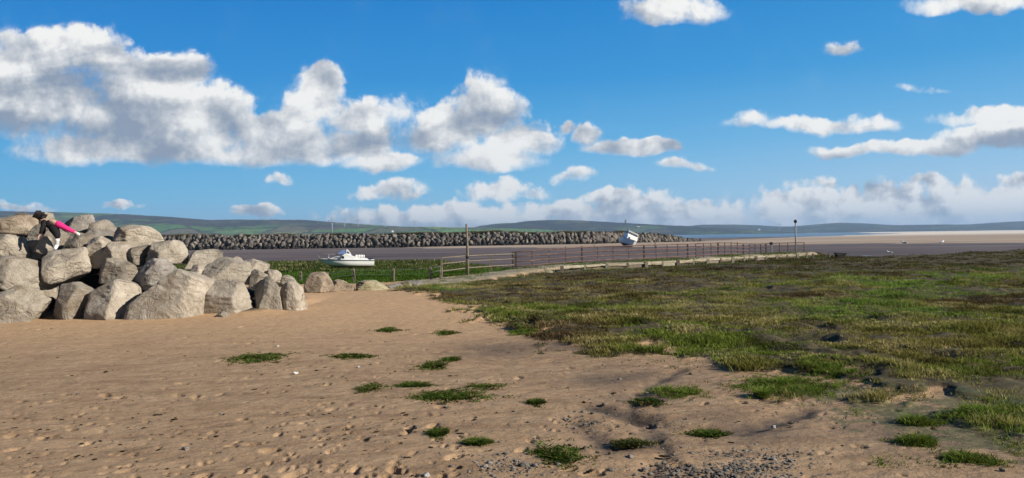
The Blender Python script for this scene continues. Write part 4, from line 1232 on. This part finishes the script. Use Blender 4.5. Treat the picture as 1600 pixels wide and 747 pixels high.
b = MB(); b.prism([(-2.2, 1.95), (-2.2, 4.15), (-.2, 4.3), (.1, 4.2), (.55, 3.2), (1.0, 2.9), (1.05, 2.0)], -1.55, 1.55); wh = b.build('wheelhouse', M_white, heel, .06)
b = MB(); b.prism([(.18, 4.06), (.27, 4.08), (.50, 3.52), (.41, 3.48)], -1.42, 1.42); b.build('window', M_black, wh)
for yk in (-1.56, 1.56):
    b = MB(); b.prism([(-1.9, 3.5), (-1.9, 4.0), (-.2, 4.05), (.1, 3.5)], yk - .012, yk + .012); b.build('window', M_glass, wh)
b = MB(); b.box((-1.0, 0, 4.34), (2.3, 3.3, .10), None, .03); b.build('roof', M_white, wh)
b = MB(); b.prism([(1.0, 1.95), (1.0, 2.75), (1.9, 2.6), (2.4, 2.05)], -.95, .95); b.build('fore_cabin', M_stain, heel, .05)
b = MB(); b.tube([(-.6, 1.35, 4.35), (-.6, 1.30, 5.2)], .035, 6); b.build('aerial', M_galv, heel)
b = MB(); b.tube([(-.8, -1.4, 4.35), (-.8, -1.45, 5.5)], .03, 6); b.build('aerial', M_galv, heel)
b = MB(); b.box((-1.2, -1.5, 4.5), (.5, .3, .3), None, .04); b.build('roof_locker', M_galv, heel)
b = MB(); b.box((-2, 0, .02), (4.0, .14, .35)); b.build('keel', M_black, heel)

# ------------------------------------------------------------------ gulls
M_feath = paint('white_feathers', (.8, .8, .8), .9, .1, .05)
M_mantle = paint('grey_feathers', (.35, .36, .38), .9, .1, .1)
M_bill = paint('yellow_bill', (.6, .4, .05), .6, .3, .1)
def gull(px, py, Y, z, label, rot, scale=1.0):
    p = at(px, py, Y)
    t_ = thing('gull', label, 'bird', (p[0], p[1], z if z is not None else p[2]), 'gulls of the estuary', rot)
    t_.scale = (scale,) * 3
    b = MB(); b.tube([(-.30, 0, .24), (-.18, 0, .26), (.0, 0, .27), (.14, 0, .30), (.20, 0, .38), (.25, 0, .42), (.30, 0, .42)], [.012, .05, .085, .08, .045, .05, .02], 8)
    b.build('body', M_feath, t_)
    for s_ in (-1, 1):
        b = MB(); b.sphere((-.08, s_ * .07, .28), .1, (2.0, .35, .7), 8); b.build('wing', M_mantle, t_)
        b = MB(); b.tube([(.0, s_ * .03, .2), (.0, s_ * .03, -.02), (.05, s_ * .03, -.02)], .008, 5); b.build('leg', M_bill, t_)
    b = MB(); b.tube([(.29, 0, .42), (.37, 0, .405)], [.014, .004], 5); b.build('bill', M_bill, t_)
gull(1413, 381.6, 170, MUD + .22, 'white gull standing left on the wet streak of far mud', 2.5, 2.3)
gull(1471.5, 381.3, 172, MUD + .22, 'white gull standing right on the wet streak of far mud', .4, 2.3)
gull(1390, 397.3, 108, MUD + .06, 'white gull standing alone on the near dark mud', 2.9, 1.4)
# one on the wing over the heeled boat
p = at(997.5, 354.6, 190)
t_ = thing('gull', 'white gull flying just above the heeled boat', 'bird', p, 'gulls of the estuary', .6)
t_.scale = (1.2,) * 3
b = MB(); b.tube([(-.34, 0, 0), (-.1, 0, .01), (.12, 0, .02), (.26, 0, .02), (.34, 0, .01)], [.02, .08, .08, .05, .015], 8); b.build('body', M_feath, t_)
for s_ in (-1, 1):
    b = MB()
    v_ = [b.bm.verts.new(q_) for q_ in ((-.08, s_ * .05, .04), (.10, s_ * .05, .04), (.14, s_ * .38, .17), (-.05, s_ * .75, .10), (-.06, s_ * .40, .16))]
    v2_ = [b.bm.verts.new(v__.co + Vector((0, 0, .02))) for v__ in v_]
    b.bm.faces.new(v_); b.bm.faces.new(v2_[::-1])
    for i in range(5): b.bm.faces.new((v_[i], v_[(i + 1) % 5], v2_[(i + 1) % 5], v2_[i]))
    b.build('wing', M_feath, t_)

# ------------------------------------------------------------------ wind turbines, monument, mast, farmhouses on the hills
M_turb = paint('turbine_white', (.36, .38, .42), .5, .3, .03)
def turbine(px, yb, yh, Y, rot, label):
    p = at(px, yb, Y); hub = at(px, yh, Y)[2] - p[2]
    t_ = thing('wind_turbine', label, 'wind turbine', p, 'wind turbines on the hills')
    k = hub / 40
    b = MB(); b.tube([(0, 0, -30), (0, 0, hub)], [2.1 * max(k, .7), 1.25 * max(k, .7)], 8); b.build('tower', M_turb, t_)
    b = MB(); b.box((0, -1.0 * k, hub + .4), (3.2 * k, 7.5 * k, 3.2 * k), None, .3 * k); b.build('nacelle', M_turb, t_)
    for j in range(3):
        a = rot + j * 2 * math.pi / 3
        b = MB(); dx_, dz_ = math.sin(a), math.cos(a)
        b.tube([(0, -5 * k, hub), (dx_ * 5 * k, -5 * k, hub + dz_ * 5 * k), (dx_ * 26 * k, -5 * k, hub + dz_ * 26 * k)], [.9 * k, 1.5 * k, .35 * k], 6); b.build('blade', M_turb, t_)
turbine(1218, 359, 351, 5300, .62, 'three bladed wind turbine on the right hills near the beacon pole')
turbine(519, 356, 342.5, 2950, .0, 'tallest wind turbine on the green ridge above the white cruiser')
turbine(496.5, 350, 342.5, 3900, .3, 'wind turbine on the skyline just left of the tallest one')
turbine(538.5, 353, 344, 3500, .8, 'wind turbine on the skyline just right of the tallest one')
turbine(560, 353, 343.5, 3800, .1, 'wind turbine standing on the skyline above the cruiser\'s stern')
turbine(601.5, 355.5, 346, 3700, .5, 'wind turbine midway along the low green ridge')
turbine(648.5, 356, 347, 3800, 1.0, 'wind turbine on the low green ridge left of the timber pole')
turbine(718, 357, 350, 3700, .2, 'faint wind turbine just left of the tall timber pole\'s tip')
turbine(413, 346, 341.3, 4300, .4, 'small faint wind turbine on the saddle of the left fell')
turbine(40, 333, 322, 4200, .0, 'wind turbine on the fell above the far left boulders')
turbine(185, 336.5, 324, 4300, .9, 'wind turbine on the fell above the notched crest boulder')
M_stone = paint('monument_stone', (.16, .15, .14), .9, .2, .1, .1)
p = at(977.5, 350.5, 4550)
b = MB(); b.tube([(0, 0, -10), (0, 0, 3), (0, 0, 24), (0, 0, 30)], [10, 7.5, 5.5, 2.5], 10); o = b.build('stone_monument', M_stone); o.location = tuple(p)
tag(o, 'tiny stone tower on the wooded hill above the heeled boat', 'monument')
p = at(1511, 352.5, 6300)
b = MB(); b.tube([(0, 0, -10), (0, 0, 34)], [2.2, 1.2], 6); o = b.build('radio_mast', M_turb); o.location = tuple(p)
tag(o, 'thin mast on the skyline of the far right hills', 'mast')
M_wash = paint('whitewash', (.72, .70, .66), .8, .2, .05, .1); M_slate = paint('slate', (.08, .085, .09), .7, .3, .1, .1)
for (px, py, Y, lb) in ((613.5, 361.5, 2900, 'white farmhouse amid trees on the low green ridge'), (538, 366.5, 2830, 'white farmhouse just above the breakwater scrub behind the cruiser'), (1186, 359.5, 5600, 'white farmhouse low on the right hills')):
    p = at(px, py, Y); s_ = .55 * Y / 2900
    t_ = thing('farmhouse', lb, 'house', p, 'farmhouses on the hills', .3)
    b = MB(); b.box((0, 0, 0), (14 * s_, 7 * s_, 11 * s_)); b.build('wall', M_wash, t_)
    b = MB(); b.bm.free(); b.bm = bmesh.new()
    b.prism([(-7.4 * s_, 5.55 * s_), (7.4 * s_, 5.55 * s_), (6.6 * s_, 8.6 * s_), (-6.6 * s_, 8.6 * s_)], -1.2 * s_, 1.2 * s_); rf = b.build('roof', M_slate, t_)
    b = MB(); b.box((5 * s_, 0, 9.2 * s_), (1.2 * s_, 1 * s_, 2 * s_)); b.build('chimney', M_wash, rf)

# ------------------------------------------------------------------ green weed mats and tufts on the sand
def weed(px, py, wpx, hpx, label, tall=False, dense=1.0, seed=0, cols=None, bent=0.0):
    g = gnd(px, py); Y = g[1]
    rx_ = wpx / 2 / F * Y; ry_ = hpx / 2 / F * Y * Y / 1.7
    n = int((90 if not tall else 110) * dense * max(1.0, (rx_ * ry_) / .05) ** .75)
    n = max(200, min(int(n * 1.25), 1800))
    u_ = rng.normal(0, .42, (n, 2))
    an_ = np.arctan2(u_[:, 1], u_[:, 0])
    u_ = u_ * (.72 + 1.3 * np.clip(vnoise2(np.cos(an_) * 1.6 + seed * 3.1, np.sin(an_) * 1.6 + 7, 90) - .18, 0, 1))[:, None]
    ang = rng.uniform(0, 6.28, n)
    xx = u_[:, 0] * rx_; yy = u_[:, 1] * ry_ + bent * xx
    lump = fbm2((xx + g[0]) * 4, (yy + g[1]) * 5, 3, 500 + seed)
    ok = lump > -.9
    xx, yy = xx[ok], yy[ok]
    zz = terrain(xx + g[0], yy + g[1])[0] + (.0 if tall else .0) + .01
    edge_ = np.exp(-((xx / rx_) ** 2 + (yy / ry_) ** 2) * .9)
    if tall: h = (.018 + .06 * edge_ * np.clip(.6 + lump * 2.5, .15, 1.3)) * rng.uniform(.5, 1.25, len(xx)); le = 1.2; wd = .007
    else: h = (.008 + .022 * edge_) * rng.uniform(.5, 1.4, len(xx)); le = 2.2; wd = .013
    base = np.array(cols or ((.125, .175, .035) if tall else (.062, .098, .018)))
    cl_ = base * (rng.uniform(.5, 1.4, len(xx)) * np.clip(1 + lump * 1.6, .4, 1.7))[:, None]
    cl_ = np.where((rng.random(len(xx)) < .12)[:, None], np.array([.20, .16, .07]), cl_)
    V, Fc, C = blades(xx, yy, zz - zz.mean(), h, np.full(len(xx), .035), 10 if tall else 7, cl_, np.full(len(xx), wd * max(1, Y / 9)), le, True)
    o = npmesh('grass_clump' if tall else 'weed_mat', V, Fc, gmat, smooth=False, attrs={'col': C})
    o.location = (g[0], g[1], float(zz.mean()))
    return tag(o, label, 'grass clump' if tall else 'weed', 'grass clumps at the marsh edge' if tall else 'green weed mats on the sand')
weed(398, 560, 100, 14, 'dark green weed mat alone on the left sand below the square boulder', seed=1)
weed(549, 557, 60, 6, 'thin straight streak of weed near the middle of the sand', seed=2)
weed(678, 568, 42, 13, 'small round weed mat above the largest mat', seed=3)
weed(706, 560, 30, 8, 'tiny weed scrap touching the small round mat', seed=4)
weed(578, 606, 46, 15, 'leftmost weed mat beside the largest one', seed=5)
weed(648, 601, 70, 11, 'slim weed strip along the top of the largest mat', seed=6)
weed(700, 618, 150, 22, 'largest dark green weed mat in the middle of the sand', seed=7, dense=1.3)
weed(762, 604, 60, 12, 'weed strip joining the largest mat on its upper right', seed=8)
weed(686, 674, 26, 11, 'small lone weed tuft below the largest mat', seed=9)
weed(744, 689, 40, 6, 'thin flat weed streak right of the small lone tuft', seed=10)
weed(868, 708, 96, 30, 'long diagonal weed mat near the bottom of the photo', seed=11, dense=1.3, bent=-.55)
weed(604, 517, 34, 7, 'small weed mat on the sand before the low rocks', seed=12)
weed(698, 521, 36, 7, 'flat weed mat where sand meets marsh', seed=13)
weed(838, 629, 22, 9, 'little bright weed tuft right of the largest mat', seed=14)
weed(1105, 678, 64, 11, 'weed lying in the wet runnel by the pebbles', seed=15)
weed(985, 692, 60, 10, 'brown green weed line above the pebble patch', seed=16, cols=(.06, .07, .025))
weed(1012, 628, 44, 10, 'dark low weed at the foot of the bright tuft', seed=17, cols=(.035, .06, .015))
weed(1058, 612, 96, 20, 'bright low tuft alone on the bare sand tongue', True, seed=21)
weed(1235, 605, 190, 34, 'broad bright green clump at the marsh edge casting a dark shadow', True, 1.6, seed=22)
weed(1292, 582, 100, 26, 'raised grassy hummock behind the broad bright clump', True, 1.4, seed=23)
weed(1512, 716, 90, 17, 'bright green tuft alone near the bottom right corner', True, 1.3, seed=24)
weed(1432, 690, 60, 12, 'low thin tuft left of the corner tuft', True, .8, seed=25)
weed(1440, 660, 70, 12, 'pale low tuft between the marsh and the corner tufts', True, .9, seed=26)
weed(1540, 655, 130, 26, 'spreading green clump at the right photo edge', True, 1.2, seed=27)
weed(1190, 640 - 20, 10, 5, 'tiny sprig beside the broad bright clump', True, .6, seed=28)
weed(850, 503, 110, 18, 'pale domed clump on the near marsh edge', True, 1.5, seed=29, cols=(.12, .14, .05))
weed(820, 520, 50, 10, 'small domed clump in front of the pale domed one', True, 1.2, seed=30)

# ------------------------------------------------------------------ pebbles and stones
M_peb = rock_material('pebble', ((.13, .115, .10), (.25, .225, .195), (.42, .385, .34)), (.2, .15, .11, 1))
def pebbles(name, label, spots, sizes):
    Vs, Fs = [], []; o_ = 0; D_, Fr = DIRS[4]
    for (px, py, sx, sy, n) in spots:
        g = gnd(px, py); Y = g[1]
        xs = g[0] + rng.normal(0, sx / F * Y, n); ys = g[1] + rng.normal(0, sy / F * Y * Y / 1.7, n)
        zs = terrain(xs, ys)[0]
        for a, c_, e in zip(xs, ys, zs):
            s_ = rng.uniform(*sizes) * (1 + (rng.random() < .12) * .9)
            v = D_ * (1 + rng.normal(0, .10, len(D_)))[:, None] * np.array([s_, s_ * rng.uniform(.6, 1), s_ * rng.uniform(.3, .6)])
            q_ = rng.uniform(0, 6.28); cs_, sn = math.cos(q_), math.sin(q_)
            v = np.c_[v[:, 0] * cs_ - v[:, 1] * sn, v[:, 0] * sn + v[:, 1] * cs_, v[:, 2]] + np.array([a, c_, e + s_ * .12])
            Vs.append(v); Fs.append(Fr + o_); o_ += len(v)
    tag(npmesh(name, np.concatenate(Vs), np.concatenate(Fs), M_peb), label, 'gravel', kind='stuff')
pebbles('gravel', 'loose grey pebbles washed into patches on the sand', [(1150, 722, 50, 14, 800), (790, 722, 38, 8, 170), (915, 660, 22, 6, 40), (1090, 735, 50, 10, 110), (940, 645, 60, 22, 70), (1200, 700, 40, 10, 60),
        (700, 660, 160, 40, 60), (1000, 570, 80, 10, 50), (1300, 650, 130, 20, 60), (350, 620, 220, 60, 60)], (.005, .015))
def stone(px, py, wpx, label, m=None):
    g = gnd(px, py); Y = g[1]; s_ = wpx / F * Y
    V, Fr = rock_verts(int(px * 7 + py), s_, s_ * .8, s_ * .5, n=14, shape='round')
    o = npmesh('beach_stone', V, Fr, m or M_peb)
    o.location = (g[0], g[1], zat(g[0], g[1]) + s_ * .14); o.rotation_euler = (0, 0, px)
    tag(o, label, 'stone', 'single stones on the sand')
# dark flecks: weed scraps, and painted stand-ins for shade in small prints
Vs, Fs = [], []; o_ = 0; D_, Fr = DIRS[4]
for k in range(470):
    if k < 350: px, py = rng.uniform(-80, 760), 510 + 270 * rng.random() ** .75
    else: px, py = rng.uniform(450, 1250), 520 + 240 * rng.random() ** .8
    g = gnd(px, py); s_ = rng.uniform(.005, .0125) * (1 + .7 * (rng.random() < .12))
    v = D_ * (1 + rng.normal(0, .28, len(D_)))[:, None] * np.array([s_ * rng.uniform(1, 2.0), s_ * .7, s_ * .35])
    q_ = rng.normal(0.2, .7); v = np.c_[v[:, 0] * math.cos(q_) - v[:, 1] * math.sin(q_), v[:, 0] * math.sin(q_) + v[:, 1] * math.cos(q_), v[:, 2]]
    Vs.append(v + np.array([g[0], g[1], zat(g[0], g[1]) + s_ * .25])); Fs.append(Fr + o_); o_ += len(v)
M_fleck = paint('weed_and_pit_shade', (.028, .022, .014), .95, .1, .4, 20)
tag(npmesh('weed_shade_flecks', np.concatenate(Vs), np.concatenate(Fs), M_fleck), 'dark flecks of weed and painted shade marks over the sand', 'fleck', kind='stuff')
M_chalk = rock_material('pale_pebble', ((.45, .44, .42), (.6, .58, .55), (.7, .68, .66)), (.4, .36, .3, 1))
stone(289, 696, 13, 'largest grey stone on the bare left sand', M_peb)
stone(462, 582, 8, 'white stone on the sand below the left weed mat', M_chalk)
stone(434, 542, 6, 'small white stone on the sand above the left weed mat', M_chalk)
stone(560, 572, 6, 'pale stone just below the thin weed streak', M_chalk)
stone(667, 736, 14, 'pale wedge stone left of the pebbles at the bottom', M_chalk)
stone(985, 712, 14, 'grey flat stone under the brown green weed line', M_peb)
stone(1566, 734, 10, 'small grey stone beside the corner tuft', M_peb)
stone(820, 722, 16, 'largest stone among the pebbles right of the wedge stone', M_peb)
stone(649, 666, 12, 'grey stone left of the small lone weed tuft', M_peb)
stone(827, 659, 9, 'grey stone above the long diagonal weed mat', M_peb)
stone(1080, 582, 8, 'brown stone by the bright tuft on the sand tongue', rock_brown)
stone(1208, 667, 10, 'pale flat stone beside the wet runnel', M_chalk)

# ------------------------------------------------------------------ the climber
YP = 18.55
pk = YP / F
def J(px, py, dy=0.0):
    p_ = at(px, py, YP + dy); return Vector(tuple(p_))
base = J(87, 390)
per = thing('person', 'child in black top and bright pink leggings climbing over the boulders', 'person', base)
def skin(name, m, joints, edges, sub=2):
    me = bpy.data.meshes.new(name)
    keys = list(joints)
    me.from_pydata([tuple(joints[k][0] - base) for k in keys], [(keys.index(a), keys.index(c_)) for a, c_ in edges], [])
    o = bpy.data.objects.new('tmp_skin', me); col.objects.link(o)
    md = o.modifiers.new('s', 'SKIN'); md.use_smooth_shade = True; md.branch_smoothing = .3
    for i, k in enumerate(keys):
        r_ = joints[k][1]; me.skin_vertices[0].data[i].radius = (r_, r_) if not isinstance(r_, tuple) else r_
        me.skin_vertices[0].data[i].use_root = (i == 0)
    sb = o.modifiers.new('u', 'SUBSURF'); sb.levels = sub; sb.render_levels = sub
    dg = bpy.context.evaluated_depsgraph_get()
    m2 = bpy.data.meshes.new_from_object(o.evaluated_get(dg)); m2.name = name
    bpy.data.objects.remove(o)
    m2.materials.clear(); m2.materials.append(m)
    for p_ in m2.polygons: p_.use_smooth = True
    ob = bpy.data.objects.new(name, m2); col.objects.link(ob); ob.parent = per
    return ob
M_skin = paint('skin', (.55, .36, .27), .6, .3, .05, 20); M_hair = paint('dark_hair', (.018, .013, .011), .7, .3, .2, 30)
M_top = paint('black_cloth', (.012, .012, .014), .85, .2, .2, 20); M_pink = paint('pink_leggings', (.66, .03, .19), .8, .2, .08, 14); M_boot = paint('white_boot', (.70, .70, .71), .6, .3, .08, 20)
pel = J(83.5, 348); jn = {
    'pelvis': (pel, .100), 'waist': (J(77, 346.5), .078), 'chest': (J(69.5, 347.5), .082), 'neck': (J(65, 343.5), .042), 'head': (J(62, 339.5), .078), 'crown': (J(60.0, 336.5), .07), 'nose': (J(57.2, 341), .016),
    'shl': (J(68, 351, -.13), .045), 'ell': (J(65, 360, -.18), .034), 'wrl': (J(61.5, 368, -.16), .024), 'pall': (J(60.2, 370.2, -.16), .026),
    'shr': (J(67, 348, .13), .045), 'elr': (J(69, 360, .12), .034), 'wrr': (J(66.5, 370, .06), .024), 'palr': (J(65.5, 372.3, .05), .026),
    'hipp': (J(87, 349, -.06), .088), 'kneep': (J(104.5, 357.2, -.04), .052), 'ankp': (J(118.5, 363.5, .05), .034), 'toep': (J(124, 367, .08), .025),
    'hipw': (J(83.5, 352.5, .07), .086), 'kneew': (J(90, 368.5, -.12), .054), 'ankw': (J(88.3, 384, -.02), .036), 'toew': (J(86, 389, -.13), .03)}
ed2 = [('pelvis', 'waist'), ('waist', 'chest'), ('chest', 'neck'), ('neck', 'head'), ('head', 'crown'), ('head', 'nose'), ('chest', 'shl'), ('shl', 'ell'), ('ell', 'wrl'), ('wrl', 'pall'), ('chest', 'shr'), ('shr', 'elr'), ('elr', 'wrr'), ('wrr', 'palr'),
       ('pelvis', 'hipp'), ('hipp', 'kneep'), ('kneep', 'ankp'), ('ankp', 'toep'), ('pelvis', 'hipw'), ('hipw', 'kneew'), ('kneew', 'ankw'), ('ankw', 'toew')]
for hand in ('pall', 'palr'):
    c_ = jn[hand][0]
    for k in range(5):
        a = (-.032 + .016 * k); ln = (.05, .062, .066, .06, .045)[k]
        if k == 0:
            m_ = c_ + Vector((.012, -.03, -.01)); e_ = c_ + Vector((.005, -.05, -.03))
        else:
            m_ = c_ + Vector((-ln * .55, a, -.012)); e_ = c_ + Vector((-ln, a * 1.25, -.034))
        jn[f'{hand}{k}m'] = (m_, .0085); jn[f'{hand}{k}e'] = (e_, .007)
        ed2 += [(hand, f'{hand}{k}m'), (f'{hand}{k}m', f'{hand}{k}e')]
skin('body', M_skin, jn, ed2)
g_ = lambda k, r_: (jn[k][0], r_)
hr = {'a': (J(62.3, 337.6), .098), 'b': (J(59.2, 335.6), .075), 'c': (J(66.5, 340.0), .07), 'd': (J(67.0, 344.5, -.03), .035)}
skin('hair', M_hair, hr, [('a', 'b'), ('a', 'c'), ('c', 'd')])
tp_ = {'chest': (J(69.3, 347.5), .135), 'v': (J(74, 348.5), .138), 'w': (J(84.5, 351.0), .135), 'n': (J(66.5, 345.5), .065), 'shl': g_('shl', .058), 'ell': g_('ell', .047), 'wrl': (J(62.6, 365.6, -.165), .036), 'shr': g_('shr', .058), 'elr': g_('elr', .047), 'wrr': (J(67.2, 367, .08), .036)}
skin('black_top', M_top, tp_, [('chest', 'v'), ('v', 'w'), ('chest', 'n'), ('chest', 'shl'), ('shl', 'ell'), ('ell', 'wrl'), ('chest', 'shr'), ('shr', 'elr'), ('elr', 'wrr')])
lp = {'h': (J(86.0, 347.8, -.04), .112), 'm': (J(95, 352.5, -.05), .078), 'k': g_('kneep', .062), 'c': (J(111, 360.2, 0), .054), 'a': (J(117.8, 363.2, .05), .041)}
o = skin('legging', M_pink, lp, [('h', 'm'), ('m', 'k'), ('k', 'c'), ('c', 'a')]); o['label'] = 'bright pink outstretched legging'
lw = {'h': (J(80.5, 351.5, -.02), .14), 'm': (J(86, 360, -.06), .11), 'k': (jn['kneew'][0], .08), 'c': (J(89.6, 373, -.10), .056)}
o = skin('legging', M_top, lw, [('h', 'm'), ('m', 'k'), ('k', 'c')]); o['label'] = 'black legging of the bent leg'
bw_ = {'t': (J(89.6, 371.5, -.11), .062), 'a': g_('ankw', .050), 'e': (J(85.4, 389.6, -.16), .042)}
o = skin('boot', M_boot, bw_, [('t', 'a'), ('a', 'e')]); o['label'] = 'tall white boot'
bp_ = {'a': (J(118.8, 363.8, .05), .043), 'e': (J(125, 367.4, .08), .034)}
skin('boot', M_boot, bp_, [('a', 'e')])
for dy in (-.03, .03):
    b = MB(); b.sphere(J(57.6, 339.3, dy) - base, .011, seg=8); b.build('eye', M_black, per)
